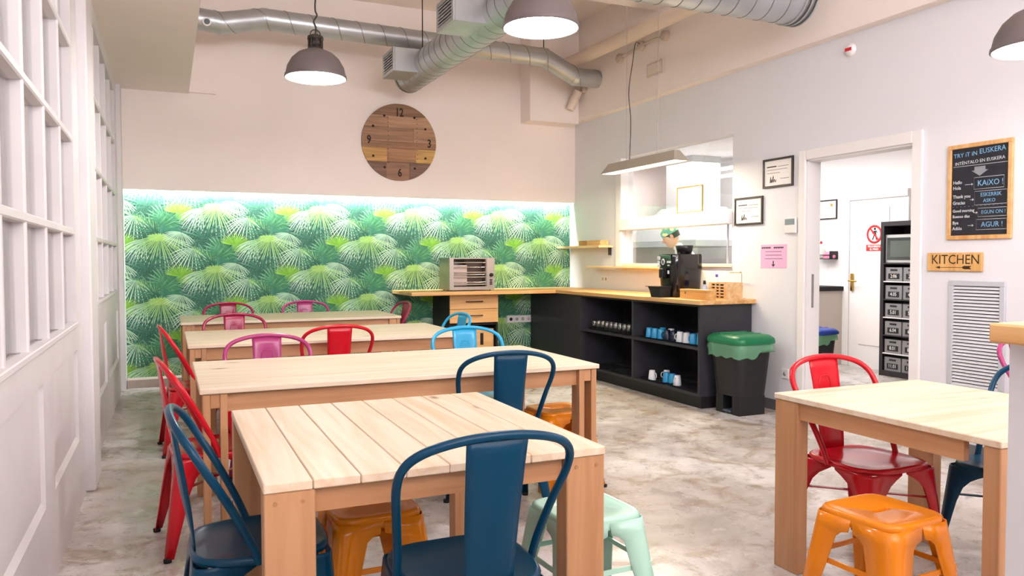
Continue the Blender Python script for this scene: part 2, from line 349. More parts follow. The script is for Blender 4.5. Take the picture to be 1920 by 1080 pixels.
    at.data.foreach_set('color', [x for c in Cc for x in (c[0], c[1], c[2], 1)]); me.materials.append(m)
    o = bpy.data.objects.new('palm_print', me); COL.objects.link(o); return o
wp = MB().box(LX, RX, WPY-.001, WPY+.01, 0, 2.3).build('wallpaper', mat('wallpaper_ground', '44705f', .8, var=.3, vscale=14), wb)
pp = palm_print(); pp.parent = wp

# left partition: glazed screen with panelled dado (two bays and a post)
def bay(n, ys, y0, y1, sill, mid):
    rows = [sill, 1.476, 1.971, 2.465, 2.96]
    b = MB()
    b.box(LX-.06, LX, y0, y1, 0, .36).box(LX-.06, LX, y0, y1, .85, sill).box(LX-.06, LX, y0, y1, 2.96, 3.09)
    b.box(LX-.06, LX, y0, ys[0]-.025, .36, .85).box(LX-.06, LX, ys[-1]+.025, y1, .36, .85)
    b.box(LX-.06, LX, y0, ys[0]-.025, sill, 2.96).box(LX-.06, LX, ys[-1]+.025, y1, sill, 2.96)
    b.box(LX-.06, LX, mid-.14, mid+.14, .36, .85)
    o = b.build('window_%d' % n, PARTW, kind='structure')
    for a, c in ((ys[0]-.025, mid-.14), (mid+.14, ys[-1]+.025)):
        MB().box(LX-.04, LX-.016, a, c, .36, .85).build('dado_panel', PARTW, o)
        MB().add([(LX-.016, a, .385), (LX, a, .36), (LX, c, .36), (LX-.016, c, .385), (LX-.016, a, .36), (LX-.016, c, .36)], [(0, 1, 2, 3), (0, 4, 1), (3, 2, 5)]).build('panel_bead', PARTW, o)
    MB().box(LX-.03, LX+.012, ys[0]-.02, ys[-1]+.02, sill-.02, sill+.006, .004).build('window_sill', PARTW, o)
    for y in ys[1:-1]: MB().box(LX-.06, LX-.004, y-.018, y+.018, sill, 2.96, .006).build('muntin', PARTW, o)
    for z in rows[1:-1]: MB().box(LX-.06, LX-.001, ys[0]-.025, ys[-1]+.025, z-.018, z+.018, .006).build('glazing_bar', PARTW, o)
    for i in range(len(ys)-1):
        for j in range(len(rows)-1):
            MB().box(LX-.045, LX-.041, ys[i], ys[i+1], rows[j], rows[j+1]).build('pane', PANEG, o)
    return o
bay(1, [2.27, 2.74, 3.19, 3.70, 4.22, 4.68], 1.75, 5.0, .9965, 3.60)
bay(2, [5.75, 6.22, 6.73, 7.33, 7.95, 8.40], 5.42, BY+.0, 1.04, 7.0)
MB().box(LX-.06, LX+.05, 5.0, 5.42, 0, 3.09, .01).build('trim_6', PARTW, kind='structure')
MB().box(LX-.08, LX+.04, 8.72, WPY, 0, 3.09, .006).build('trim_7', PARTW, kind='structure')
MB().box(LX-.06, LX, -3.1, 1.75, 0, 3.09).build('wall_left', PARTW, kind='structure')
bk = MB().box(LX-.45, LX-.40, -3.1, 9.2, 0, 3.4).build('wall_behind_screen', PANEB, kind='structure')
for k in range(22):
    y = 1.7+k*.345
    MB().box(LX-.40, LX-.36 if k % 2 else LX-.38, y, y+(.16 if k % 2 else .09), 0, 3.09).build('batten', PARTW if k % 3 else PANEB, bk)

# kitchen shell
KX = 7.80
MB().box(KX, KX+.12, -3.1, 10.3, 0, 2.9).build('wall_kitchen_far', WALLK, kind='structure')
MB().box(RX+.14, KX+.12, 10.2, 10.3, 0, 2.9).build('wall_kitchen_end', WALLK, kind='structure')
MB().box(RX+.14, KX+.12, 2.3, 2.4, 0, 2.9).build('wall_kitchen_near', WALLK, kind='structure')
MB().box(RX+.14, KX+.12, 2.3, 10.3, 2.75, 2.85).build('ceiling_kitchen', WALLK, kind='structure')
MB().box(6.1, 7.0, 9.7, 10.2, 0, 2.75).build('pane_reflection_block', mat('beige_reflection', 'd8c9c4', .7), kind='structure')  # added beige block, standing for the back wall's reflection in the hatch pane

# door casing
dc = MB()
for a, c in ((DY0-.085, DY0), (DY1, DY1+.075)): dc.box(RX-.022, RX, a, c, 0, DZ+.085, .005)
dc.box(RX-.022, RX, DY0, DY1, DZ, DZ+.085, .005)
dcase = dc.build('trim_9', TRIMW, kind='structure')
MB().box(RX, RX+.14, DY1-.012, DY1, 0, DZ).box(RX, RX+.14, DY0, DY0+.012, 0, DZ).box(RX, RX+.14, DY0, DY1, DZ-.012, DZ).build('door_lining', TRIMW, dcase)
MB().box(RX+.05, RX+.075, DY1-.015, DY1-.012, .92, 1.2).build('strike_plate', CHROME, dcase)
# serving hatch: frame, rail, sill, glass
h = MB()
h.box(RX-.03, RX+.145, HY1-.012, HY1+.10, HZ0-.03, HZ3-.002, .004)
hatch = h.build('window_3', TRIMW, kind='structure')
MB().box(RX-.05, RX+.14, HY0, HY1, HZ1, HZ2, .006).build('hatch_rail', TRIMW, hatch)
MB().box(RX-.02, RX+.14, HY0, HY1, HZ0-.02, HZ0+.012, .004).build('window_sill', mat('cream_sill', 'efe2c6', .5), hatch)
MB().box(RX+.075, RX+.081, HY0, HY1, HZ2, HZ3).build('pane', PASSG, hatch)
MB().box(RX+.075, RX+.081, HY0+.16, HY1, HZ0+.012, HZ1).build('pane', PASSG, hatch)
MB().box(RX+.07, RX+.086, HY0+.15, HY0+.16, HZ0+.012, HZ1).build('pane_edge', mat('glass_edge', 'b9b9c4', .3), hatch)
MB().box(RX+.03, RX+.11, HY1-.04, HY1-.013, HZ0+.012, HZ1).build('window_frame', TRIMW, hatch)

# kitchen door
dk = MB().box(KX-.03, KX, 6.3, 7.24, 0, 2.14).build('door_1', TRIMW, kind='structure')
MB().box(KX-.05, KX-.03, 7.13, 7.24, 0, 2.14, .006).box(KX-.05, KX-.03, 6.3, 7.13, 2.05, 2.14, .006).build('door_casing', TRIMW, dk)
MB().box(KX-.04, KX-.03, 6.55, 6.98, .28, 1.95, .004).build('door_panel', mat('door_panel_white', 'f3ecea', .35), dk)
hd = MB().box(KX-.055, KX-.03, 7.06, 7.10, .93, 1.15, .006).build('handle_plate', BRASS, dk)
MB().tube(smooth_path([(KX-.05, 7.08, 1.06), (KX-.10, 7.08, 1.06), (KX-.105, 7.04, 1.06), (KX-.105, 6.96, 1.055)], 4), .010).build('lever', BRASS, hd)
# ------------------------------------------------------------------ tables
def table_planks(label):      # square table, boards running away from the camera
    x0, x1, y0, y1 = .213, 1.225, 2.05, 3.135; W, D = x1-x0, y1-y0
    t = thing('dining_table', label, 'table', (x0, y0, 0), 0, 'pine tables')
    n = 8; pw = W/n
    for k in range(n): MB().box(k*pw+.0008, (k+1)*pw-.0008, 0, D, .724, .75, .003).build('plank', PINE_Y, t)
    for x in (0, W-.135):
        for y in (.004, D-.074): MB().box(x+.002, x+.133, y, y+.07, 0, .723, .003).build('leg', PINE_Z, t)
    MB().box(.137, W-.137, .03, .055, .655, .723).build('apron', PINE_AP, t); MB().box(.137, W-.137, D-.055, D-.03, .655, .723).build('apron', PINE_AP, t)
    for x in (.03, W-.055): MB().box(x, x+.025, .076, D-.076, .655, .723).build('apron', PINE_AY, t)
    for x in (.03, .10, W-.10, W-.03): MB().cyl((x, .0045, .695), (x, .0025, .695), .006, 8).build('screw_plug', mat('plug_brown', 'a57b52', .6), t)
    return t
def table_long(x0, x1, y0, y1, label, top=.75):
    W, D = x1-x0, y1-y0
    t = thing('dining_table', label, 'table', (x0, y0, 0), 0, 'pine tables')
    z = top
    MB().box(0, W, 0, D, z-.024, z, .003).build('tabletop', PINE_X, t)
    for y in (.012, D-.102):
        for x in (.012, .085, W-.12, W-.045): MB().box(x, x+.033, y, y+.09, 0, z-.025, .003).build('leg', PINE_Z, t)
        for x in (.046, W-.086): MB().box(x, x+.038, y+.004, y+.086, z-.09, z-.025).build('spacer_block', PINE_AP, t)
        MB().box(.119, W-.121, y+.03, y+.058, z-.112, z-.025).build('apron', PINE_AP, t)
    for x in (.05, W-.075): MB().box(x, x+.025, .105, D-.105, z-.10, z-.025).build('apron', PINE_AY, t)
    return t
table_planks('square pine table topped with eight parallel boards, nearest the camera')
table_long(.12, 2.165, 3.69, 4.74, 'long pine table with an orange stool at its right end')
table_long(.115, 2.15, 5.66, 6.81, 'long pine table between two other long tables, red chair at its front')
table_long(.10, 2.14, 7.56, 8.55, 'farthest long pine table, against the palm wallpaper', .765)
def table_right():
    x0, x1, y0, y1 = 2.385, 3.27, 1.585, 2.585; W, D = x1-x0, y1-y0
    t = thing('dining_table', 'square pine table with an orange stool and a red chair, by the wood-topped counter', 'table', (x0, y0, 0), 0, 'pine tables')
    MB().box(0, W, 0, D, .726, .75, .003).build('tabletop', PINE_X, t)
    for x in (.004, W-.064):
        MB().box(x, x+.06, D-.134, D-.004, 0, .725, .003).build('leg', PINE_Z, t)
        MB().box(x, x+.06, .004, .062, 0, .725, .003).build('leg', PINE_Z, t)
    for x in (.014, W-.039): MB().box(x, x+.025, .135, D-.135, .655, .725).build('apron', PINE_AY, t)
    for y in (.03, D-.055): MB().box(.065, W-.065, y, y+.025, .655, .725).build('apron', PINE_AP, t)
table_right()

# ------------------------------------------------------------------ metal chairs and stools
def leg_mesh(sx, sy, top, bot, zt, prof, c=.022):
    rings = []
    for t, wd in prof:
        px = top[0]+(bot[0]-top[0])*t; py = top[1]+(bot[1]-top[1])*t; z = zt*(1-t)+.012*t
        pr = [(0, -wd), (0, -c), (-c*.3, -c*.3), (-c, 0), (-wd, 0)]
        rings.append([(sx*(px+a), sy*(py+b), z) for a, b in pr])
    m = MB(); vs = [p for r in rings for p in r]; fs = []
    for i in range(len(rings)-1):
        for k in range(4):
            q = (i*5+k, i*5+k+1, i*5+6+k, i*5+5+k); fs.append(q if sx*sy > 0 else q[::-1])
    m.add(vs, fs, True); return m
def solid(o, th=.004):
    md = o.modifiers.new('sheet', 'SOLIDIFY'); md.thickness = th; md.offset = 0; return o
CHPROF = [(0, .185), (.03, .183), (.07, .15), (.12, .118), (.2, .09), (.35, .072), (.65, .055), (1, .034)]
def make_chair():
    m = CLR['blue']; t = thing('metal_chair', '', 'chair')
    # seat
    rg = []
    for s, z in ((.93, .425), (.985, .43), (1.0, .44), (.985, .450), (.94, .4535), (.90, .4500), (.5, .4465), (.1, .446)):
        rr = []
        for (x, y, _) in superell(.205*s, .205*s, 36, 4.2):
            k = 1-.10*max(0, -y/.2); rr.append((x*k, y, z))
        rg.append(rr)
    MB().loft(rg).build('seat', m, t)
    for sx in (-1, 1):
        for sy in (-1, 1):
            tx = .197 if sy > 0 else .180
            l = solid(leg_mesh(sx, sy, (tx, .197), (.235, .235 if sy > 0 else .255), .432, [(a, min(b, tx-.004)) for a, b in CHPROF], .03).build('leg', m, t))
            MB().lathe([(.0, 0), (.017, 0), (.018, .016), (.0, .017)], 10, (sx*.226, sy*(.226 if sy > 0 else .246), 0)).build('rubber_foot', RUBBER, l)
    pts = [(-.207, -.015, .435), (-.214, -.05, .52), (-.232, -.11, .64), (-.247, -.165, .735), (-.238, -.20, .795), (-.195, -.228, .835), (-.11, -.247, .860), (0, -.254, .869)]
    pts = pts + [(-x, y, z) for x, y, z in pts[-2::-1]]
    MB().tube(smooth_path(pts, 4), .0125, 10).build('back_frame', m, t)
    # splat: gently curved plate
    rows = []
    for i in range(11):
        u = i/10; z = .445+.418*u; y = -.188-.066*u**1.4; hw = .070+.017*u; cv = .018*math.sin(math.pi*min(1, u*1.05))
        rows.append([(hw*(2*k/8-1), y-cv*(1-(2*k/8-1)**2), z) for k in range(9)])
    mb = MB(); vs = [p for r in rows for p in r]; fs = [(i*9+k, i*9+k+1, i*9+10+k, i*9+9+k) for i in range(10) for k in range(8)]
    mb.add(vs, fs, True); sp = solid(mb.build('backrest', m, t), .005)
    def sy_(x, z):
        u = (z-.445)/.418; hw = .070+.017*u; return -.188-.066*u**1.4-.018*math.sin(math.pi*min(1, u*1.05))*(1-(x/hw)**2)+.0025
    rp = [(-.036, .64), (-.034, .70), (-.032, .76), (-.022, .778), (0, .780), (.022, .778), (.032, .76), (.034, .70), (.036, .64)]
    MB().tube([(x, sy_(x, z), z) for x, z in rp], .003, 6).build('pressed_rib', m, sp)
    MB().box(-.255, .255, -.010, .010, .301, .306).xf(Matrix.Rotation(R(45), 4, 'Z')).build('cross_brace', m, t)
    MB().box(-.255, .255, -.010, .010, .295, .30).xf(Matrix.Rotation(R(-45), 4, 'Z')).build('cross_brace', m, t)
    return t
chair0 = make_chair(); used = [False]
def chair(x, y, deg, col, label, s=1.0):      # deg: direction the sitter faces, 0 = away from the camera (+y), 90 = left
    c = copy_tree(chair0) if used[0] else None
    if not used[0]:
        c = copy_tree(chair0); used[0] = True
    c.location = (x, y, 0); c.rotation_euler = (0, 0, R(deg)); c['label'] = label; c['group'] = 'metal cafe chairs'
    c.scale = (s, s, s)
    if col != 'blue': recolor(c, CLR['blue'], CLR[col])
    return c
BACK = .254
chair(.25, 2.56, -90, 'blue', 'petrol blue metal chair tucked in at the left side of the board-topped square table')
chair(.775, 2.09, 0, 'blue', 'petrol blue metal chair nearest the camera, its back towards us')
chair(1.57, 3.73, -7, 'blue', 'petrol blue metal chair at the front of the long table, back towards us')
chair(.20, 3.93, -84, 'red', 'red metal chair at the left end of the long table behind the square one')
chair(.19, 5.90, -86, 'red', 'red metal chair at the left end of the middle long table')
chair(.545, 4.66, 180, 'rasp', 'raspberry pink metal chair facing us, directly left of the red chair')
chair(1.085, 5.64, 0, 'red', 'red metal chair seen from behind at the middle long table')
chair(1.83, 4.67, 180, 'sky', 'sky blue metal chair facing us behind the second table')
chair(2.05, 6.20, 94, 'sky', 'sky blue metal chair turned sideways at the right end of the middle long table')
chair(2.12, 8.17, 94, 'wine', 'wine red metal chair turned sideways at the right end of the farthest table')
chair(.51, 6.72, 180, 'wine', 'wine red metal chair facing us between the two farthest tables')
chair(.585, 8.58, 180, 'wine', 'wine red metal chair facing us before the palm wallpaper, left of the pair')
chair(1.39, 8.58, 180, 'rasp', 'raspberry pink metal chair facing us before the palm wallpaper, right of the pair')
chair(2.81, 2.475, 180, 'red', 'red metal chair tucked under the right-hand square table, facing us')
chair(3.29, 2.10, 90, 'blue', 'petrol blue metal chair partly hidden behind the wood-topped counter')
chair(4.45, 2.62, 180, 'rasp', 'raspberry pink metal chair almost hidden behind the wood-topped counter')
for ob in [o for o in bpy.data.objects if o.parent and (o.parent == chair0 or (o.parent.parent == chair0))]: bpy.data.objects.remove(ob)
bpy.data.objects.remove(chair0)

STPROF = [(0, .150), (.10, .150), (.12, .122), (.16, .106), (.4, .094), (1, .062)]
def make_stool(x, y, deg, col, label):
    m = CLR[col]; t = thing('metal_stool', label, 'stool', (x, y, 0), R(deg), 'metal stools')
    o = []
    for s, z, p in ((.97, .405, 6), (1.0, .425, 6), (1.0, .438, 6), (.975, .447, 6), (.93, .450, 6), (.88, .4485, 6), (.80, .4465, 6)): o.append(superell(.155*s, .155*s, 36, p, 0, 0, z))
    sl = [superell(.050, .017, 36, 6, 0, 0, .4465), superell(.047, .014, 36, 6, 0, 0, .441), superell(.047, .014, 36, 6, 0, 0, .425)]
    MB().loft(o+sl, False, False).build('seat', m, t)
    for sx in (-1, 1):
        for sy in (-1, 1):
            l = solid(leg_mesh(sx, sy, (.153, .153), (.212, .212), .43, STPROF, .03).build('leg', m, t))
            MB().lathe([(.0, 0), (.016, 0), (.017, .014), (0, .015)], 10, (sx*.2, sy*.2, 0)).build('rubber_foot', RUBBER, l)
    for y in (-1, 1): MB().box(-.166, .166, y*.168-.003, y*.168+.003, .26, .278).build('stretcher', m, t)
    for x in (-1, 1): MB().box(x*.168-.003, x*.168+.003, -.166, .166, .26, .278).build('stretcher', m, t)
    return t
make_stool(2.275, 1.935, 4, 'orange', 'orange metal stool at the right-hand square table')
make_stool(1.345, 2.395, 3, 'mint', 'pale mint green metal stool beside the board-topped square table')
make_stool(.655, 2.74, 2, 'orange', 'orange metal stool under the board-topped square table')
make_stool(2.10, 4.07, 3, 'orange', 'orange metal stool at the right end of the long table')

# ------------------------------------------------------------------ bar counter at the right edge
t = thing('bar_counter', 'pale grey counter with thick wooden top at the right edge', 'counter', (1.385, -.6, 0))
MB().box(0, .75, 0, 1.55, 1.170, 1.206, .004).build('countertop', OAK_Y, t)
MB().box(.055, .70, .05, 1.545, 0, 1.170).build('panel', mat('pale_grey_panel', 'd6d6da', .6, var=.03), t)

# ------------------------------------------------------------------ corner counter with shelves
CT0, CT1 = .925, .965
t = thing('l_shaped_countertop', 'long L-shaped oak countertop running round the room corner', 'countertop')
MB().box(2.46, 4.25, 8.28, WPY-.012, CT0, CT1, .004).build('back_run', OAK_X, t)
MB().box(4.25, RX, 5.52, WPY-.012, CT0, CT1, .004).build('side_run', OAK_Y, t)
CX = 4.29
t = thing('shelf_cabinet', 'charcoal open shelf cabinet with mugs and glasses below the oak counter', 'cabinet', (CX, 5.57, 0))
def part(nm, m, *b): return MB().box(*b).build(nm, m, t)
Wd = RX-CX-.012; Lc = 2.20
part('plinth', PLINTH, .02, Wd, .0, Lc, 0, .105)
part('side_panel', DARKC, 0, Wd, 0, .03, .105, CT0); part('divider', DARKC, 0, Wd, 1.075, 1.105, .125, CT0-.02); part('side_panel', DARKC, 0, Wd, Lc-.03, Lc, .105, CT0)
part('bottom_board', DARKC, 0, Wd, .03, Lc-.03, .105, .13); part('top_board', DARKC, 0, Wd, .03, Lc-.03, CT0-.02, CT0)
part('back_board', DARKIN, Wd-.012, Wd, .03, Lc-.03, .13, CT0-.02)
for a, c in ((.03, 1.075), (1.105, Lc-.03)): part('shelf', DARKC, 0, Wd-.012, a, c, .520, .545)
t = thing('corner_panel_unit', 'plain charcoal corner panel where the oak counter turns', 'cabinet', (CX, 5.57+Lc, 0))
MB().box(.004, Wd, .002, 1.30, .105, CT0).build('panel', DARKC, t); MB().box(.02, Wd, .002, 1.30, 0, .105).build('plinth', PLINTH, t)
# drawer unit
t = thing('drawer_unit', 'charcoal drawer unit with two oak drawers under the back counter', 'cabinet', (2.965, 8.45, 0))
part('side_panel', BLACKM, 0, .02, .02, .62, 0, CT0); part('side_panel', BLACKM, .59, .61, .02, .62, 0, CT0); part('back_panel', BLACKM, .02, .59, .60, .62, 0, CT0)
part('shelf', BLACKM, .02, .59, .03, .60, .56, .58); part('shelf', BLACKM, .02, .59, .03, .60, .24, .26)
for z in (.755, .592):
    d = part('drawer', OAKF, .004, .606, 0, .02, z, z+.158)
    MB().tube([(.20, -.002, z+.085), (.20, -.028, z+.085), (.40, -.028, z+.085), (.40, -.002, z+.085)], .006, 8).build('handle', LAMPD, d)
t = thing('wooden_crate', 'oak crate on the lower shelf of the drawer unit', 'crate', (3.28, 8.52, .26))
part('front_board', OAKF, 0, .26, 0, .015, .02, .25); part('side_board', OAKZ, 0, .015, .015, .4, 0, .25); part('side_board', OAKZ, .245, .26, .015, .4, 0, .25); part('base', OAKZ, .015, .245, .015, .4, 0, .015)
part('grip_hole', BLACKM, .09, .13, -.002, .0, .06, .20)
# power strip
t = thing('power_strip', 'white multi-socket strip on the palm wallpaper below the counter', 'socket', mw=on_back(4.14, .565, WPY-.004))
MB().box(-.18, .18, -.045, .045, 0, .02, .004).build('body', WHITEP, t)
for k in range(4): MB().lathe([(0, .021), (.022, .021), (.022, .018)], 14, (-.125+.083*k, 0, 0)).build('outlet', BLACK if k == 0 else GREYP, t)

# ------------------------------------------------------------------ crockery
trays = [(0.06, .55, .545), (.585, .47, .545), (1.15, .48, .545), (1.64, .46, .545), (.06, .50, .13), (.575, .48, .13), (1.14, .5, .13), (1.65, .46, .13)]
tl = ['black tray of blue and white mugs on the upper shelf, nearest the bin', 'black tray of upturned mugs on the upper right shelf, by the divider', 'black tray of glasses on the upper left shelf, by the divider', 'black tray of glasses on the upper left shelf, far end',
      'empty black tray on the lower right shelf, nearest the bin', 'black tray with five mugs on the lower right shelf', 'empty black tray on the lower left shelf, by the divider', 'empty black tray on the lower left shelf, far end']
for (ya, ln, z), lb in zip(trays, tl):
    mb = MB(); o = [superell(.17*s, ln/2*s, 28, 8, 0, 0, zz) for s, zz in ((.94, 0), (1, .014), (.985, .014), (.93, .004))]
    mb.loft(o, True, True, False); ob = mb.build('serving_tray', mat('tray_black', '25262b', .5), None); ob.location = (CX+.20, 5.57+ya+ln/2, z+.0005); tag(ob, lb, 'tray', 'black trays')
MUGC = {'b': mat('mug_blue', '3aa5dd', .2), 'w': mat('mug_white', 'eef0f6', .2), 'n': mat('mug_navy', '111c38', .2)}
MUGN = {'b': 'light blue', 'w': 'white', 'n': 'navy'}
mugme = {}
def mug(x, y, z, c, ang, label):
    if c not in mugme:
        b = MB().lathe([(0, .096), (.026, .096), (.029, .092), (.040, .004), (.040, 0), (.037, 0), (.027, .088), (0, .089)], 20).build('cup_body', MUGC[c]); h = MB().tube(smooth_path([(.034, 0, .025), (.052, 0, .022), (.060, 0, .045), (.050, 0, .068), (.030, 0, .070)], 3), .0045, 6).build('handle', MUGC[c])
        mugme[c] = (b.data, h.data); bpy.data.objects.remove(b); bpy.data.objects.remove(h)
    t = thing('mug', label, 'mug', (x, y, z), R(ang), 'upturned mugs on the shelves')
    for nm, d in zip(('cup_body', 'handle'), mugme[c]):
        o = bpy.data.objects.new(nm, d); COL.objects.link(o); o.parent = t
ordn = ['first', 'second', 'third', 'fourth', 'fifth', 'sixth', 'seventh', 'eighth', 'ninth']
for k, c in enumerate('bbbnnwwbb'):
    mug(CX+.12, 5.57+.965-k*.102, .5495, c, (-100, -80, -60, 120, 100, 110, -70, 100, -90)[k], 'upturned %s mug, %s from the left in the upper shelf front row' % (MUGN[c], ordn[k]))
for k, c in enumerate('bwnnnb'):
    mug(CX+.24, 5.57+.905-k*.14, .5495, c, 90, 'upturned %s mug, %s from the left in the upper shelf back row' % (MUGN[c], ordn[k]))
for k, (c, dx, dy, a) in enumerate((('w', .09, .93, -80), ('w', .22, .87, 120), ('b', .13, .745, -100), ('b', .13, .645, -60), ('w', .11, .54, 200))):
    mug(CX+dx, 5.57+dy-.06, .1345 if k < 5 else .14, c, a, 'upturned %s mug, %s from the left on the lower shelf' % (MUGN[c], ordn[k]))
gb = MB().lathe([(0, .088), (.027, .088), (.029, .085), (.034, 0), (.032, 0), (.026, .080), (0, .080)], 18)
gm = None
for i in range(2):
    for k in range(9):
        o = gb.build('glass_tumbler', glass_mat('tumbler_glass', (.82, .84, .84), 1.5, .3, .28)) if gm is None else bpy.data.objects.new('glass_tumbler', gm)
        if gm is None: gm = o.data
        else: COL.objects.link(o)
        o.location = (CX+.10+i*.085, 5.57+1.30+k*.090+i*.04, .5495)
        tag(o, 'upturned clear glass, %s from the left in the %s row of the upper shelf' % (ordn[8-k], ('front', 'back')[i]), 'glass', 'upturned glasses')

# ------------------------------------------------------------------ toaster on the back counter
t = thing('conveyor_toaster', 'stainless steel grill toaster on the back counter', 'toaster', (2.955, 8.42, CT1))
b = MB(); b.box(0, .56, .02, .36, .37, .385).box(0, .56, .02, .36, .012, .045).box(0, .055, .02, .36, .045, .37).box(.455, .56, .02, .36, .045, .37).box(.055, .455, .33, .36, .045, .37)
b.build('housing', STEEL, t)
MB().box(0, .56, 0, .02, .375, .385).box(0, .56, 0, .02, .012, .05).box(0, .05, 0, .02, .05, .375).box(.46, .56, 0, .02, .05, .375).build('face_frame', STEEL, t)
for k, z in enumerate((.075, .10, .16, .19, .215, .275, .33)): MB().cyl((.05, .03, z), (.46, .03, z), .0065, 8).build('grill_bar', CHROME if k % 2 else STEEL, t)
MB().box(.06, .235, .06, .075, .06, .30).build('bread_rack', mat('warm_steel', 'c9b6ae', .35, metal=.6), t)
MB().box(.24, .45, .12, .14, .06, .36).build('heater_plate', mat('dark_heater', '5a4a44', .5, metal=.4), t)
MB().lathe([(0, .03), (.02, .03), (.022, 0)], 16).xf(Matrix.Translation((.515, 0, .185)) @ Matrix.Rotation(R(90), 4, 'X')).build('knob', BLACK, t)
for z in (.125, .10, .078): MB().box(.497, .528, -.004, 0, z-.008, z+.008).build('switch', BLACKM, t)
for x in (.04, .52):
    for y in (.05, .31): MB().cyl((x, y, 0), (x, y, .013), .012, 8).build('foot', BLACK, t)

# ------------------------------------------------------------------ coffee machine
t = thing('coffee_machine', 'glossy black bean-to-cup coffee machine on the oak counter', 'coffee machine', (4.555, 6.22, CT1))
def rr(hx, hy, z, cx=0, cy=0): return superell(hx, hy, 32, 7, cx, cy, z)
MB().loft([rr(.155, .115, .0), rr(.16, .12, .02), rr(.17, .130, .15), rr(.178, .138, .3), rr(.180, .14, .40), rr(.176, .136, .412)]).build('body', COFB, t)
MB().lathe([(0, .07), (.080, .07), (.085, .085), (.088, .082), (.066, .0), (0, .0)], 28, (.02, -.03, .412)).build('bean_bowl', BLACK, t)
d = MB().loft([rr(.07, .085, 0, -.215, .02), rr(.075, .095, .06, -.22, .02), rr(.085, .11, .10, -.225, .02)]).build('drip_tray', BLACKM, t)
MB().box(-.318, -.165, -.095, .135, .10, .105).build('tray_rim', BLACK, d)
BTN = mat('button_white', 'd9dde0', .4)
for (yy, zz, a, c) in ((.105, .375, .018, .016), (.108, .335, .016, .014), (.108, .30, .018, .012), (.075, .262, .014, .014), (.08, .215, .006, .012), (.062, .215, .006, .012), (-.06, .337, .026, .010), (-.05, .24, .005, .016), (-.055, .305, .010, .006)):
    MB().box(-.188, -.170, yy-a, yy+a, zz-c, zz+c).build('button', BTN, t)
MB().tube([(-.186, .03+.020*math.cos(R(q*30)), .337+.026*math.sin(R(q*30))) for q in range(12)], .005, 6, closed=True).build('dial_ring', BTN, t)
MB().box(-.225, -.17, -.02, .05, .18, .275, .01).build('spout', BLACK, t)

ob = thing('wooden_box', 'long low wooden box in front of the coffee machine', 'box', (4.355, 5.56, CT1))
t = ob; MB().box(0, .10, 0, .40, 0, .085, .003).build('body', SIGNW, t); MB().box(-.001, .101, -.001, .401, .078, .088, .002).build('lid', SIGNW, t); MB().box(-.004, 0, .31, .316, .045, .065).build('latch', LAMPD, t)
t = thing('bamboo_crate', 'bamboo cutlery crate with slotted sides at the counter end', 'crate', (4.57, 5.57, CT1))
BAM = wood('bamboo', 'e6c08e', 'd0a067', 'y', knots=False)
MB().box(0, .19, 0, .012, 0, .15).box(0, .19, .228, .24, 0, .15).box(.178, .19, .012, .228, 0, .15).box(0, .012, .205, .228, 0, .15).box(0, .012, .012, .03, 0, .15).box(.012, .178, .012, .228, 0, .012).build('body', BAM, t)
for k in range(6): MB().box(0, .012, .03, .205, k*.0275, k*.0275+.0125).build('slat', BAM, t)
for yy in (.085, .14): MB().box(-.001, .011, yy, yy+.012, 0, .15).build('upright', BAM, t)
MB().box(.013, .015, .03, .205, .014, .14).build('dark_liner', LAMPD, t)
t = thing('small_bottle', 'small white bottle with purple label behind the bamboo crate', 'bottle', (4.70, 5.86, CT1))
MB().lathe([(0, 0), (.026, 0), (.028, .01), (.028, .15), (.012, .18), (.012, .20), (0, .20)], 16).build('body', WHITEP, t); MB().lathe([(.0285, .06), (.0285, .13)], 16).build('label', mat('purple_label', '6a55b8', .5), t); MB().lathe([(0, .222), (.013, .222), (.013, .196)], 12).build('cap', mat('purple_cap', '55439c', .4), t)
t = thing('dropper_bottle', 'small glass bottle with black cap beside the coffee machine', 'bottle', (4.56, 5.86, CT1))
MB().lathe([(0, 0), (.022, 0), (.022, .10), (.01, .12), (.01, .135)], 14).build('body', mat('bottle_pale', 'b9c4e4', .2), t); MB().lathe([(0, .165), (.012, .165), (.014, .13), (0, .13)], 12).build('cap', BLACK, t)
t = thing('wire_hook_stand', 'thin steel wire stand with a crossbar at the counter end', 'stand', (4.825, 5.66, CT1))
MB().tube(smooth_path([(0, 0, 0), (0, 0, .22), (0, .01, .25), (0, .03, .235)], 4), .004, 6).build('rod', CHROME, t); MB().tube([(0, .0, .238), (0, .17, .238)], .004, 6).build('crossbar', BRASS, t); MB().lathe([(0, 0), (.035, 0), (.035, .006), (0, .006)], 14).build('base', CHROME, t)

# ------------------------------------------------------------------ wall shelves by the corner
SHW = wood('pale_shelf', 'ecd2a4', 'd9b47c', 'y', knots=False)
t = thing('wall_shelf', 'narrow pale wooden wall shelf in the corner holding two small boxes', 'shelf', (RX-.20, 8.0, 1.47))
MB().box(0, .20, 0, 1.08, 0, .028, .003).build('board', SHW, t); MB().box(.16, .195, .03, .05, -.09, 0).build('bracket', LAMPD, t)
for (ya, yb, c, lb) in ((.03, .36, OAK_Y, 'larger wooden box on the corner wall shelf'), (.37, .56, mat('cardboard', 'b98a52', .8, var=.1), 'smaller brown box on the corner wall shelf')):
    q = thing('small_box', lb, 'box', (RX-.16, 8.0+ya, 1.498)); MB().box(0, .11, 0, yb-ya, 0, .058, .003).build('body', c, q); MB().box(-.002, .112, -.001, yb-ya+.001, .050, .062, .002).build('lid', c, q)
t = thing('hatch_shelf', 'long pale wooden shelf board below the serving hatch', 'shelf', (RX-.135, 6.3, 1.222))
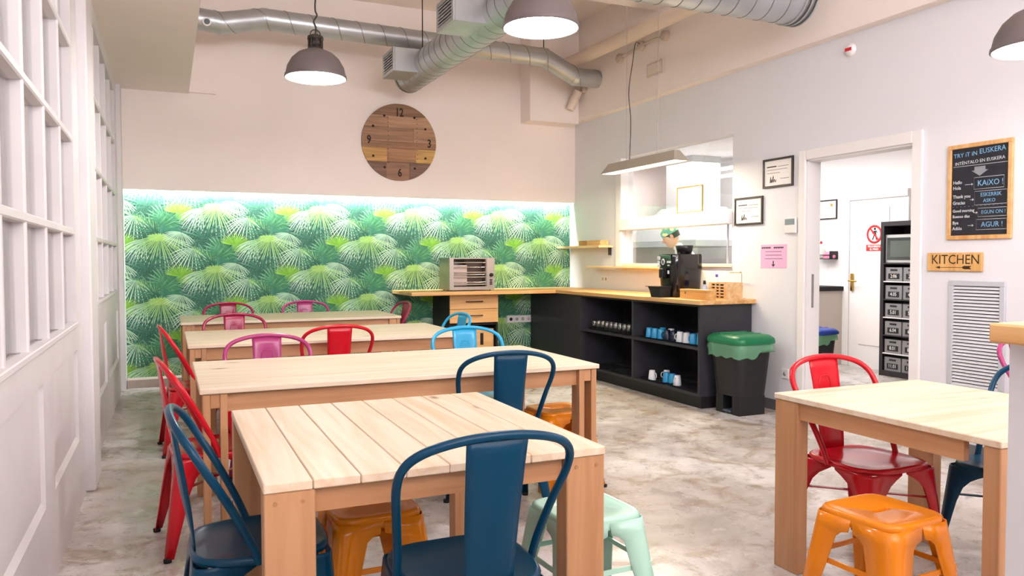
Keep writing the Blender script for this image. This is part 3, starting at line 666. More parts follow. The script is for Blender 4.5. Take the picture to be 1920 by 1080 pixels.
MB().box(0, .115, 0, 2.10, .006, .028, .003).build('board', SHW, t); MB().box(.03, .135, .75, 1.35, -.016, .006).build('support', SHW, t)
def plate(nm, lb, y, z, w, h, m=WHITEP, holes=2):
    t = thing(nm, lb, 'socket', mw=on_right(y, z)); MB().box(-w/2, w/2, -h/2, h/2, 0, .009, .003).build('plate', m, t)
    for k in range(holes): MB().lathe([(0, .0095), (.02, .0095), (.02, .008)], 14, ((k-(holes-1)/2)*.075, 0, 0)).build('outlet', GREYP, t)
    return t
plate('wall_socket', 'white double wall socket below the shelves in the corner', 8.19, 1.09, .16, .09)
plate('wall_socket', 'white wall socket low on the wall beside the doorway', 5.15, .335, .085, .085, holes=1)

# ------------------------------------------------------------------ pedal bin
def bin_(loc, rz, s, lidm, label, bag):
    t = thing('pedal_bin', label, 'bin', loc, rz); t.scale = (s, s, s); BM = mat('bin_black', '1d1d20', .45)
    def rc(hx, hy, z, cx=0): return superell(hx, hy, 32, 9, cx, 0, z)
    # front faces -x; front has a pedal recess
    mb = MB(); mb.loft([rc(.15, .165, .16), rc(.185, .205, .60)], True, True)
    mb.box(-.138, .138, .055, .150, 0, .165).box(-.138, .138, -.150, -.06, 0, .165).box(-.03, .138, -.06, .055, 0, .165)
    mb.build('body', BM, t)
    MB().box(-.155, -.05, -.05, .045, .015, .035, .006).build('pedal', mat('pedal_grey', '4d5663', .5), t)
    lid = MB().loft([rc(.212, .232, .612), rc(.216, .236, .63), rc(.21, .23, .655), rc(.175, .195, .683), rc(.08, .1, .690)]).build('lid', lidm, t)
    for yy in (-.09, 0, .09): MB().box(-.16, .14, yy-.012, yy+.012, .675, .694, .006).build('lid_rib', lidm, lid)
    g = random.Random(3); rings = []
    for z, s0 in ((.61, .98), (.595, 1.0), (.57, 1.025), (.54, 1.01), (.515, .985)):
        ring = []
        for k, (x, y, _) in enumerate(superell(.203*s0, .222*s0, 44, 8)):
            j = g.uniform(-.008, .010); drop = (.010*math.sin(k*1.7)+.022*(1 if x < 0 else -2.0)) if z < .53 else 0
            ring.append((x*(1+j*2), y*(1+j*2), z-drop))
        rings.append(ring)
    MB().loft(rings, False, False).build('bin_bag', bag, t)
    return t
bagm = mat('green_film', '8ad0a6', .25, alpha=.45)
bin_((4.52, 5.31, 0), 0.0, 1.0, mat('lid_green', '17734a', .38), 'black pedal bin with green lid beside the shelf cabinet', bagm)
# ------------------------------------------------------------------ things on the walls
t = thing('wall_clock', 'large round clock of reclaimed planks above the palm wallpaper', 'clock', mw=on_back(2.52, 2.71))
RC = .45
bands = [(.45, .31, ['9a7458', 'a98063']), (.31, .165, ['ba9072', 'c39a7a']), (.165, -.0, ['ad8468', 'b88f70']), (0, -.07, ['a67c5e', 'ad8468']), (-.07, -.235, ['d0a064', 'b88a66', 'd8ac68']), (-.235, -.45, ['8c6b58', 'a67e66', '8f6d5e'])]
def chord(zt, zb, xa, xb):
    e = max(0, xa, -xb)                                  # pieces that miss the centre end where the rim crosses their inner edge
    zm = math.sqrt(RC*RC-e*e)-1e-4; zt, zb = min(zt, zm), max(zb, -zm)
    t0, t1 = math.asin(max(-1, zb/RC)), math.asin(min(1, zt/RC)); n = 20
    zs = [RC*math.sin(t0+(t1-t0)*k/n) for k in range(n+1)]
    hw = [math.sqrt(max(0, RC*RC-z*z))+1e-5 for z in zs]
    return [(min(h, xb), z) for h, z in zip(hw, zs)]+[(max(-h, xa), z) for h, z in list(zip(hw, zs))[::-1]]
for bi, (zt, zb, cs) in enumerate(bands):
    cuts = [[-.5, .5], [-.5, -.14, .5], [-.5, .17, .5], [-.5, .5], [-.5, -.15, .2, .5], [-.5, -.16, .12, .5]][bi]
    for k in range(len(cuts)-1):
        c = cs[k % len(cs)]; m = wood('clock_wood_'+c, c, '%02x%02x%02x' % tuple(int(int(c[i:i+2], 16)*.80) for i in (0, 2, 4)), 'x', rough=.7, scale=1.4, knots=False)
        MB().prism(chord(zt-.0015, zb+.0015, cuts[k]+.001, cuts[k+1]-.001), .0, .026+.003*((bi+k) % 2)).build('plank', m, t)
DK = mat('clock_black', '2b211c', .8)
for s, x, y in (('12', 0, .345), ('3', .365, .0), ('6', 0, -.36), ('9', -.365, .01)): text(s, .135, x, y, .0296, DK, t, 'numeral', sx=.75, bold=.003)
for q in (30, 60, 120, 150, 210, 240, 300, 330): MB().lathe([(0, .031), (.014, .031), (.014, .026)], 12, (.365*math.cos(R(q)), .345*math.sin(R(q)), 0)).build('hour_dot', DK, t)
nh = MB()
g = random.Random(5)
for x in (-.14, .215):
    for k in range(11): nh.lathe([(0, .0300), (.005, .0300), (.005, .026)], 6, (x+g.uniform(-.006, .006), .28-k*.052, 0))
nh.build('nail_holes', DK, t, kind='stuff')

def frame(nm, lb, y0, y1, z0, z1, fm, lines, x=RX, b=.018, dep=.018):
    w, h = y1-y0, z1-z0; t = thing(nm, lb, 'picture frame', mw=on_right((y0+y1)/2, (z0+z1)/2, x))
    m = MB(); m.box(-w/2, w/2, h/2-b, h/2, 0, dep, .002).box(-w/2, w/2, -h/2, -h/2+b, 0, dep, .002).box(-w/2, -w/2+b, -h/2+b, h/2-b, 0, dep, .002).box(w/2-b, w/2, -h/2+b, h/2-b, 0, dep, .002); m.build('frame', fm, t)
    MB().box(-w/2+b, w/2-b, -h/2+b, h/2-b, 0, .008).build('print', PAPER, t)
    for (a, c, yy, th, mm) in lines: MB().box(a*w, c*w, yy*h-th*h, yy*h+th*h, .008, .0086).build('text_line', mm, t)
    return t
CERT = [(-.37, -.05, .22, .018, INK), (0, .34, .21, .010, GREYINK), (-.36, .30, .11, .009, GREYINK), (-.36, .06, .0, .009, GREYINK), (.08, .36, -.21, .010, GREYINK)]
for lb, y0, y1, z0, z1 in (('dark-framed certificate nearer the doorway, hung higher than its twin', 5.075, 5.44, 1.953, 2.208), ('dark-framed certificate beside the serving hatch', 5.44, 5.815, 1.641, 1.895)):
    t = frame('certificate', lb, y0, y1, z0, z1, FRAMEK, CERT)
    MB().tube(smooth_path([(-.095, -.085, .009), (-.088, -.03, .009), (-.086, -.08, .009), (-.072, -.055, .009), (-.074, -.085, .009), (-.055, -.025, .009), (-.056, -.08, .009), (-.04, -.055, .009), (-.032, -.08, .009), (-.02, -.062, .009)], 4), .0022, 5).build('signature', INK, t)
t = frame('photo_frame', 'thin gilt frame with a blank white sheet standing in the serving hatch', 6.32, 6.74, 1.805, 2.075, FRAMEG, [], RX+.02, .012)
# thermostat
t = thing('thermostat', 'small grey wall thermostat left of the doorway', 'thermostat', mw=on_right(5.095, 1.615)); MB().box(-.07, .07, -.068, .068, 0, .025, .006).build('body', WHITEP, t); MB().box(-.055, .055, .005, .055, .025, .027).build('screen', LCD, t)
# pink notice
t = thing('notice_sheet', 'pink paper notice with a black arrow on the right wall', 'notice', mw=on_right(5.31, 1.352)); MB().box(-.16, .16, -.104, .104, 0, .002).build('sheet', PINKP, t)
for xa, xb in ((-.145, -.03), (.005, .125)):                       # too small to read in the photo: word-shaped strokes
    n_ = 8; hm_ = MB()
    for k in range(n_): hm_.box(xa+(xb-xa)*k/n_, xa+(xb-xa)*(k+.72)/n_, .067+.003*(k % 2), .083, .002, .0026)
    hm_.build('heading_word', INK, t, kind='stuff')
for k, (xa, xb) in enumerate(((-.10, .10), (-.10, .10), (-.105, .11))): MB().box(xa, xb, .039-k*.031, .0435-k*.031, .002, .0026).build('text_line', mat('faded_ink', '6e5566', .8), t)
MB().prism([(-.006, -.04), (.006, -.04), (.006, -.075), (.017, -.067), (.020, -.074), (0, -.094), (-.020, -.074), (-.017, -.067), (-.006, -.075)], .002, .0026).build('arrow', INK, t)
# chalkboard
t = thing('chalkboard', 'wood-framed chalkboard of Basque greetings beside the doorway', 'chalkboard', mw=on_right(3.42, 1.772)); W, H = .445, .635
fb = .028; 
for sg in (-1, 1):
    MB().box(-W/2, W/2, sg*H/2-sg*fb, sg*H/2, 0, .02, .003).build('frame_rail', OAK_Y, t); MB().box(sg*W/2-sg*fb, sg*W/2, -H/2+fb, H/2-fb, 0, .02, .003).build('frame_stile', OAKZ, t)
MB().box(-W/2+fb, W/2-fb, -H/2+fb, H/2-fb, 0, .008).build('board', mat('slate', '25262e', .8, var=.15, vscale=12), t)
CB = mat('chalk_blue', '7fb4dc', .9); CW = mat('chalk_white', 'cfd2d6', .9); CG = mat('chalk_grey', '8d9097', .9); zz = .0082
text('TRY iT iN', .040, -.100, .245, zz, CB, t, rot=R(2)); text('EUSKERA', .047, .085, .258, zz, CB, t, sx=.92, rot=R(2))
text('INTÉNTALO EN EUSKERA', .030, -.002, .195, zz, CW, t, rot=R(2)); MB().box(-.185, .19, .170, .1725, .008, .0086).build('chalk_rule', CW, t)
MB().prism([(-.035, .16), (.04, .16), (.04, .135), (.06, .135), (.002, .098), (-.055, .135), (-.035, .135)], .008, .0086).build('chalk_arrow', CG, t)
def chalk_box(x0, x1, y0, y1):
    MB().tube([(x0, y0, .0085), (x1, y0, .0085), (x1, y1, .0085), (x0, y1, .0085)], .0016, 5, closed=True).build('chalk_outline', CW, t)
for (w_, s, x, y, b) in (('KAiXO !', .052, .075, .048, (-.035, .165, .012, .088)), ('ESKERRIK', .036, .08, -.028, (-.03, .187, -.092, -.003)), ('EGUN ON !', .034, .098, -.142, (-.005, .187, -.17, -.115)), ('AGUR !', .048, .09, -.223, (-.015, .187, -.255, -.188))):
    text(w_, s, x, y, zz, CB, t, sx=.93); chalk_box(*b)
text('ASKO', .032, .07, -.067, zz, CB, t)
for s, y in (('Hello', .065), ('Hola', .028), ('Thank you', -.03), ('Gracias', -.072), ('Good morning', -.125), ('Buenos días', -.163), ('Bye', -.205), ('Adiós', -.243)): text(s, .031 if len(s) < 10 else .027, -.185, y, zz, CW, t, align='LEFT', sx=.95, bold=.0004)
for x0_, x1_, y in ((-.10, -.048, .047), (-.062, -.040, -.055), (-.035, -.012, -.142), (-.075, -.04, -.225)):
    MB().box(x0_, x1_, y-.0015, y+.0015, .008, .0086).prism([(x1_+.006, y), (x1_-.006, y+.008), (x1_-.006, y-.008)], .008, .0086).build('chalk_pointer', CW, t)
for k in range(14): MB().box(-.185+k*.028, -.178+k*.028, -.099, -.0965, .008, .0086).build('chalk_dash', CG, t)
# kitchen sign
t = thing('kitchen_sign', 'small wooden KITCHEN sign with an arrow above the vent', 'sign', mw=on_right(3.585, 1.305)); MB().box(-.20, .20, -.063, .063, 0, .018, .004).build('board', SIGNW, t)
BURN = mat('burnt_brown', '3a2313', .8); text('KITCHEN', .090, .01, .014, .0182, BURN, t, sx=.93)
MB().box(-.11, .10, -.0385, -.0355, .018, .0186).prism([(-.135, -.037), (-.10, -.028), (-.10, -.046)], .018, .0186).prism([(.06, -.037), (.075, -.026), (.13, -.026), (.115, -.037), (.13, -.048), (.075, -.048)], .018, .0188).build('arrow', BURN, t)
# louvre vent
t = thing('wall_vent', 'tall grey louvred air vent below the kitchen sign', 'vent', mw=on_right(3.425, .81)); W, H = .39, .74; ALU = mat('vent_grey', 'c3c6cd', .45)
b = .035; MB().box(-W/2, W/2, H/2-b, H/2, 0, .018, .003).box(-W/2, W/2, -H/2, -H/2+b, 0, .018, .003).box(-W/2, -W/2+b, -H/2+b, H/2-b, 0, .018, .003).box(W/2-b, W/2, -H/2+b, H/2-b, 0, .018, .003).build('frame', ALU, t)
MB().box(-W/2+b, W/2-b, -H/2+b, H/2-b, 0, .002).build('backing', BLACKM, t)
ns = 30
for k in range(ns):
    y = -H/2+b+(H-2*b)*(k+.5)/ns; d = .0085
    MB().add([(-W/2+b, y-d, .016), (W/2-b, y-d, .016), (W/2-b, y+d*.7, .005), (-W/2+b, y+d*.7, .005), (-W/2+b, y-d-.0015, .0145), (W/2-b, y-d-.0015, .0145), (W/2-b, y+d*.7, .0035), (-W/2+b, y+d*.7, .0035)], [(0,1,2,3), (7,6,5,4), (0,4,5,1), (3,2,6,7)]).build('slat', mat('slat_grey', 'dfe1e6', .4), t)
# detector, emergency light outline, junction boxes, conduits
t = thing('smoke_detector', 'small white and red detector high on the right wall', 'detector', mw=on_right(4.49, 2.95)); MB().lathe([(0, .03), (.03, .03), (.05, .012), (.05, 0)], 18).build('body', WHITEP, t); MB().box(-.03, .03, -.012, .012, .028, .034).build('band', REDP, t)
t = thing('emergency_light', 'flush white emergency light plate high on the right wall', 'light', mw=on_right(6.98, 3.355, RX-.10)); MB().box(-.15, .15, -.07, .07, 0, .02, .004).build('housing', mat('old_white', 'd9c9be', .6), t); MB().box(-.125, .125, -.05, .05, .02, .024, .002).build('lens', mat('lens_white', 'e6d9d0', .3), t)
JB = mat('junction_cream', 'cdbdaf', .6)
for (y, z, lb) in ((7.67, 3.62, 'round junction box nearest the duct end'), (7.235, 3.655, 'round junction box in the middle of the conduit'), (6.79, 3.65, 'round junction box nearest the doorway'), (8.5, 3.443, 'round junction box below the spiral duct end')):
    t = thing('junction_box', lb+' high on the right wall', 'junction box', mw=on_right(y, z, RX-.10)); MB().lathe([(0, .05), (.045, .05), (.05, .045), (.052, 0)], 18).build('body', JB, t); MB().lathe([(0, .056), (.03, .056), (.03, .05)], 14).build('cover', JB, t)
tag(MB().tube(smooth_path([(RX-.125, 7.60, 3.625), (RX-.125, 7.5, 3.63), (RX-.125, 7.3, 3.65), (RX-.125, 7.0, 3.66), (RX-.125, 6.86, 3.65)], 4), .012, 8).build('conduit', JB), 'grey conduit linking the round junction boxes on the right wall', 'conduit')
tag(MB().tube([(4.56, 8.62, 3.74), (4.56, 5.0, 3.70)], .075, 18).build('drain_pipe', mat('pipe_cream', 'e4d2c3', .5)), 'thick cream pipe running high along the right wall', 'pipe')
tag(MB().tube([(4.62, 8.62, 3.20), (4.70, 8.55, 3.42)], .055, 16).build('pipe_stub', mat('pipe_cream', 'e4d2c3', .5)), 'short slanted cream pipe stub under the spiral duct end', 'pipe')
t = thing('security_camera', 'small white security camera at the left end of the thin duct', 'camera', (.36, 8.05, 3.62)); MB().tube([(0, .1, 0), (.02, -.04, -.02)], .04, 16).build('body', WHITEP, t); MB().tube([(.02, -.041, -.02), (.0207, -.046, -.0207)], .027, 14).build('lens', BLACK, t); MB().box(-.012, .012, .04, .07, .03, .09).build('bracket', WHITEP, t)

# ------------------------------------------------------------------ ducts
def duct(nm, lb, pts, r, parts=None, pitch=.12):
    t = thing(nm, lb, 'duct')
    P = [Vector(p) for p in pts]
    for i in range(len(P)-1):
        MB().tube([P[i], P[i+1]], r, 28, caps=(i in (0, len(P)-2))).build('pipe_section', DUCTM, t)
        d = (P[i+1]-P[i]); Ln = d.length; d.normalize(); a = Vector((0, 0, 1)); u = d.cross(a).normalized(); v = d.cross(u)
        n = max(1, int(Ln/pitch)); hp = []
        for k in range(n*28+1):
            th = 2*math.pi*k/28; hp.append(P[i]+d*(Ln*k/(n*28))+(u*math.cos(th)+v*math.sin(th))*r)
        MB().tube(hp, .0045, 4).build('spiral_seam', SEAMM, t)
    for p in P[1:-1]: MB().lathe([(r*.98, -r*.98)], 4)
    for i in range(1, len(P)-1):
        d = (P[i+1]-P[i-1]).normalized(); MB().tube([P[i]-d*.03, P[i]+d*.03], r*1.02, 28).build('elbow_collar', DUCTM, t)
    return t
d1 = duct('spiral_duct', 'thin spiral duct with elbows crossing high before the back wall', [(.18, 8.1, 3.65), (.52, 8.15, 3.64), (.924, 8.2, 3.742), (4.05, 8.2, 3.685), (4.46, 8.2, 3.50), (4.775, 8.2, 3.50)], .105, pitch=.24)
d2 = duct('spiral_duct', 'wide spiral duct with two grille boxes running toward the camera', [(2.50, 8.42, 3.36), (2.56, 4.9, 3.36)], .165, pitch=.16)
MB().tube([(2.50, 8.43, 3.36), (2.50, 8.47, 3.36)], .168, 28).build('end_cap', SEAMM, d2)
for y in (7.95, 6.15):
    g_ = MB().box(2.14, 2.42, y-.21, y+.21, 3.25, 3.49, .004).build('grille_box', DUCTM, d2)
    MB().box(2.136, 2.14, y-.17, y+.17, 3.285, 3.455).build('grille_backing', BLACKM, g_)
    for k in range(6): MB().box(2.124, 2.137, y-.17, y+.17, 3.292+k*.028, 3.305+k*.028).build('grille_slat', DUCTM, g_)
    MB().box(2.124, 2.14, y-.21, y-.17, 3.25, 3.49).box(2.124, 2.14, y+.17, y+.21, 3.25, 3.49).box(2.124, 2.14, y-.17, y+.17, 3.25, 3.285).box(2.124, 2.14, y-.17, y+.17, 3.455, 3.49).build('grille_frame', DUCTM, g_)
d3 = duct('spiral_duct', 'widest spiral duct ending in a ribbed collar at top right', [(2.3, 4.72, 3.38), (4.45, 4.72, 3.38)], .215, pitch=.15)
for k in range(5): MB().tube([(4.45+k*.025, 4.72, 3.38), (4.465+k*.025, 4.72, 3.38)], .225 if k % 2 == 0 else .215, 32).build('collar_ring', DUCTM if k % 2 == 0 else SEAMM, d3)
for x, y, z0, lb in ((2.50, 7.95, 3.5, 'far suspension rod of the wide duct'), (4.05, 8.2, 3.79, 'suspension rod of the thin duct near its right elbow')): tag(MB().cyl((x, y, z0), (x, y, CZ), .006, 6).build('suspension_rod', LAMPD), lb, 'rod')

# ------------------------------------------------------------------ pendant lamps
def pendant(x, y, z, lb, power, col, r=.205):
    t = thing('pendant_lamp', lb, 'lamp', (x, y, z), 0, 'industrial pendant lamps')
    pr = [(r, 0), (r*.99, .02), (r*.93, .075), (r*.78, .13), (r*.58, .168), (r*.35, .19), (.05, .198)]
    s_ = MB().lathe(pr, 40).lathe([(r, 0), (r+.004, .003), (r*.99+.004, .02)], 40).build('shade', LAMPG, t)
    MB().lathe([(a*.975, b_-.004 if b_ > .01 else 0.001) for a, b_ in pr]+[(0, .193)], 40).build('shade_lining', LAMPIN, s_)
    MB().lathe([(.05, .195), (.052, .21), (.042, .212), (.042, .262), (.056, .265), (.052, .285), (.03, .295), (0, .297)], 24).build('cap', LAMPD, t)
    for k in range(8): MB().cyl((.047*math.cos(k*.785), .047*math.sin(k*.785), .21), (.047*math.cos(k*.785), .047*math.sin(k*.785), .264), .005, 6).build('cap_rib', LAMPD, t)
    MB().tube([(.034*math.cos(q*math.pi/8), 0, .295+.036*math.sin(q*math.pi/8)) for q in range(9)], .004, 6).build('loop', LAMPD, t)
    MB().tube(smooth_path([(0, 0, .30), (.004, .0, .345), (-.010, 0, .385), (.012, 0, .43), (0, 0, .48), (.006, 0, .7), (0, 0, CZ-z)], 5), .006, 6).build('cord', LAMPD, t)
    MB().lathe([(0, .045), (.03, .055), (.05, .085), (.045, .12), (.025, .16), (0, .165)], 20).build('bulb', emis('bulb_'+lb[:6], col, 12), t)
    l = bpy.data.lights.new('pendant_bulb_light', 'POINT'); l.energy = power; l.shadow_soft_size = .05; l.color = srgb(col)[:3]
    o = bpy.data.objects.new('pendant_bulb_light', l); COL.objects.link(o); o.parent = t; o.location = (0, 0, .015)
pendant(.95, 5.45, 2.57, 'grey dome pendant lamp above the tables, left of the clock', 52, 'fffaf6')
pendant(1.86, 3.80, 2.57, 'grey dome pendant lamp hanging nearest, cropped by the top edge', 40, 'f2f6ff')
pendant(3.73, 2.33, 2.30, 'dark dome pendant lamp cut off at the right edge', 20, 'fff4ea')
# linear pendant over the counter
t = thing('linear_pendant', 'white trough-shaped linear lamp hanging before the serving hatch', 'lamp', (4.35, 6.60, 2.24))
hl = .665
mb = MB(); mb.loft([[(-.085, -hl, 0), (.085, -hl, 0), (.085, hl, 0), (-.085, hl, 0)], [(-.03, -hl+.075, .105), (.03, -hl+.075, .105), (.03, hl-.075, .105), (-.03, hl-.075, .105)]], False, True, False).build('housing', mat('lamp_housing_grey', 'b5ab9c', .5), t)
MB().box(-.078, .078, -hl+.01, hl-.01, .004, .010).build('diffuser', emis('warm_diffuser', 'fff0d2', 5), t)
MB().tube(smooth_path([(0, .22, .105), (.0, .20, .5), (.0, .24, .8), (.02, .2, 1.1), (.15, .35, 1.34), (.30, .5, 1.39)], 6), .004, 6).build('cord', LAMPD, t)
for y in (-.28, .28): MB().cyl((0, y, .105), (0, y, 1.95), .0025, 5).build('suspension_wire', GREYP, t)
l = area('linear_lamp_light', (0, 0, -.012), (0, 0, 0), .14, 1.28, 40, (1, .86, .62)); l.parent = t
# ------------------------------------------------------------------ kitchen beyond the doorway and hatch
SX = 7.44
t = thing('storage_shelving', 'tall dark shelf unit of numbered boxes seen through the doorway', 'shelving', (SX, 5.55, 0))
SD = .33; SW = .84; DKS = mat('wenge_board', '2f2a2c', .5); WHS = mat('white_shelf', 'e9e6e4', .5)
part('side_panel', DKS, 0, SD, SW-.045, SW, 0, 1.75); part('side_panel', DKS, 0, SD, 0, .045, 0, 1.75); part('top_board', DKS, 0, SD, .045, SW-.045, 1.70, 1.75); part('bottom_board', DKS, 0, SD, .045, SW-.045, 0, .06)
part('back_panel', DKS, SD-.01, SD, .045, SW-.045, .06, 1.70)
SH = [.06+.2035*k for k in range(7)]
for k, z in enumerate(SH[1:]): part('shelf', DKS if k % 2 else WHS, .0, SD-.01, .045, SW-.045, z-.012, z)
nums = [('11.01', '11.02'), ('8.01', '8.03'), ('6.04', '6.05'), ('5.01', '5.02'), ('4.05', '4.07'), ('2.06', '2.07')]
LBL = mat('box_label_black', '222224', .6); BXP = mat('box_smoke_plastic', 'b3b1b2', .25, alpha=.55)
for r_, z in enumerate(SH[:-1]):
    for c_ in range(2):
        y = 5.55+SW-.05-c_*.232-.115
        q = thing('storage_box', 'clear box labelled %s, %s column of the %s row in the dark shelving' % (nums[r_][c_], ('left', 'right')[c_], ('bottom', 'second lowest', 'third lowest', 'third highest', 'second highest', 'top')[r_]), 'box', mw=on_right(y, z+.001, SX+.02)); q['group'] = 'numbered storage boxes'
        MB().box(-.108, .108, 0, .006, -.28, 0).box(-.108, -.103, .006, .155, -.28, 0).box(.103, .108, .006, .155, -.28, 0).box(-.103, .103, .006, .155, -.28, -.275).box(-.103, .103, .006, .155, -.005, 0, .001).build('tub', BXP, q)
        MB().box(-.045, .045, .115, .135, 0, .003, .001).build('grip', LBL, q)
        lp = MB().box(-.072, .072, .025, .085, 0, .003).build('label_plate', LBL, q); text(nums[r_][c_], .058, 0, .055, .0032, PAPER, lp, sx=.85)
q = tag(MB().loft([superell(.075, .05, 16, 2.4, SX+.10, 6.23, SH[5]+.013), superell(.085, .06, 16, 2.2, SX+.10, 6.23, SH[5]+.06), superell(.07, .05, 16, 2.1, SX+.10, 6.23, SH[5]+.12), superell(.02, .02, 16, 2, SX+.10, 6.23, SH[5]+.15)]).build('paper_bag', mat('kraft_bag', 'd8a987', .8, var=.2, vscale=20)), 'crumpled tan bag inside the box labelled 2.06', 'bag')
t = thing('microwave_oven', 'silver microwave with dark glass door at the top of the shelf unit', 'microwave', mw=on_right(6.09, 1.2815, SX+.03))
MB().box(-.26, .26, 0, .32, -.27, 0, .006).build('housing', mat('mw_silver', 'c9c8c6', .35, metal=.4), t); MB().box(-.235, .12, .035, .285, 0, .004).build('door_glass', mat('mw_glass', '39403d', .12), t); MB().box(-.19, .075, .07, .25, .004, .006).build('window', mat('mw_window', '566058', .2), t); MB().box(.15, .245, .03, .29, 0, .004).build('control_panel', GREYP, t)
# prohibition sign
t = thing('prohibition_sign', 'red round no-entry-for-people sign on the white kitchen door', 'sign', mw=on_right(6.755, 1.625, KX-.041))
MB().lathe([(0, .001), (.10, .001)], 28).build('disc', PAPER, t)
MB().lathe([(.085, 0), (.085, .003), (.112, .003), (.112, 0)], 32).build('ring', REDP, t)
MB().prism([(-.018, -.07), (.0, -.02), (.012, -.03), (.025, -.07), (.04, -.068), (.028, -.01), (.022, .03), (.04, .012), (.046, .018), (.025, .045), (-.012, .04), (-.036, .01), (-.03, .004), (-.01, .022), (-.014, -.02), (-.034, -.066)], .001, .002).lathe([(0, .002), (.016, .002), (.016, .001)], 14, (.006, .065, 0)).build('walking_figure', INK, t)
MB().box(-.011, .011, -.09, .09, .002, .0035).xf(Matrix.Rotation(R(40), 4, 'Z')).build('slash', REDP, t)
pl = MB().box(-.115, .115, -.20, -.125, 0, .003).build('text_plate', REDP, t)
text('PROHIBIDO', .034, 0, -.147, .0032, PAPER, pl, bold=.0008); text('EL PASO', .034, 0, -.180, .0032, PAPER, pl, bold=.0008)
# picture, wire shelf
frame('wall_picture', 'dark-framed white picture on the kitchen wall', 7.36, 7.70, 1.84, 2.09, FRAMEK, [(-.35, -.1, .3, .01, GREYINK), (-.2, .3, -.1, .008, GREYINK), (.18, .28, .22, .08, BRASS), (-.25, .2, -.25, .008, GREYINK)], KX, .016)
t = thing('wire_shelf', 'small black wire shelf on the kitchen wall', 'shelf', mw=on_right(7.52, 1.33, KX))
for zz_, yy in ((.03, 0), (.12, 0), (.12, .05)): MB().tube([(-.17, yy, .005), (-.17, yy, zz_), (.17, yy, zz_), (.17, yy, .005)], .005, 6).build('wire', BLACK, t)
for k in range(6): MB().tube([(-.15+.06*k, 0, .005), (-.15+.06*k, 0, .12)], .003, 5).build('wire', BLACK, t)
MB().box(.155, .18, 0, .1, 0, .13, .004).build('end_bracket', BLACK, t)
t = thing('soap_bottle', 'clear washing-up bottle with red cap on the wire shelf', 'bottle', (KX-.065, 7.56, 1.336)); MB().lathe([(0, 0), (.04, 0), (.045, .02), (.042, .12), (.02, .17), (.016, .19)], 16).build('body', mat('soap_pale', 'd8e6d8', .2), t); MB().lathe([(0, .225), (.010, .225), (.018, .19), (0, .19)], 12).build('cap', REDP, t)
t = thing('sponge_cloth', 'folded pink cloth lying on the wire shelf', 'cloth', (KX-.07, 7.42, 1.336)); MB().loft([superell(.04, .08, 20, 3, 0, 0, 0), superell(.045, .09, 20, 3, 0, 0, .03), superell(.035, .07, 20, 2.5, 0, .005, .07), superell(.015, .03, 20, 2.2, 0, .01, .085)]).build('folds', mat('pink_cloth', 'e888a8', .9), t)
# low cabinet and blue bin
t = thing('low_cabinet', 'beige low cabinet with black worktop seen through the doorway', 'cabinet', (7.25, 7.22, 0)); MB().box(0, .53, 0, 1.2, 0, .93).build('body', mat('beige_cabinet', 'c9bdb2', .5), t); MB().box(-.02, .54, -.02, 1.22, .93, .985, .004).build('worktop', BLACKM, t); MB().box(-.006, 0, .04, 1.16, .08, .9).build('door', mat('beige_cabinet', 'c9bdb2', .5), t)
bin_((6.35, 6.29, 0), R(10), .86, mat('lid_blue', '1d3f9c', .4), 'black bin with blue lid and green bag inside the doorway', mat('green_film_pale', '8fd0a0', .25, alpha=.6))
# extractor hood and tube lamp in the kitchen
t = thing('extractor_hood', 'pale steel extractor hood deep in the kitchen behind the hatch', 'hood', (6.75, 9.0, 1.50)); HM = mat('hood_steel', 'c6c8c8', .4, metal=.3)
MB().loft([[(-.55, -.85, .08), (.55, -.85, .08), (.55, .85, .08), (-.55, .85, .08)], [(-.22, -.4, .55), (.3, -.4, .55), (.3, .4, .55), (-.22, .4, .55)]], True, True, False).build('canopy', HM, t); MB().box(-.56, .56, -.86, .86, 0, .08).build('rim', HM, t); MB().box(-.2, .28, -.3, .3, .55, 1.25).build('flue', HM, t)
t = thing('tube_lamp', 'bright tube lamp under the kitchen ceiling behind the hatch', 'lamp', (7.3, 9.0, 2.62)); MB().box(-.05, .05, -.75, .75, .02, .08).build('housing', WHITEP, t); MB().cyl((0, -.72, 0), (0, .72, 0), .022, 12).build('tube', emis('tube_white', 'ffffff', 12), t)

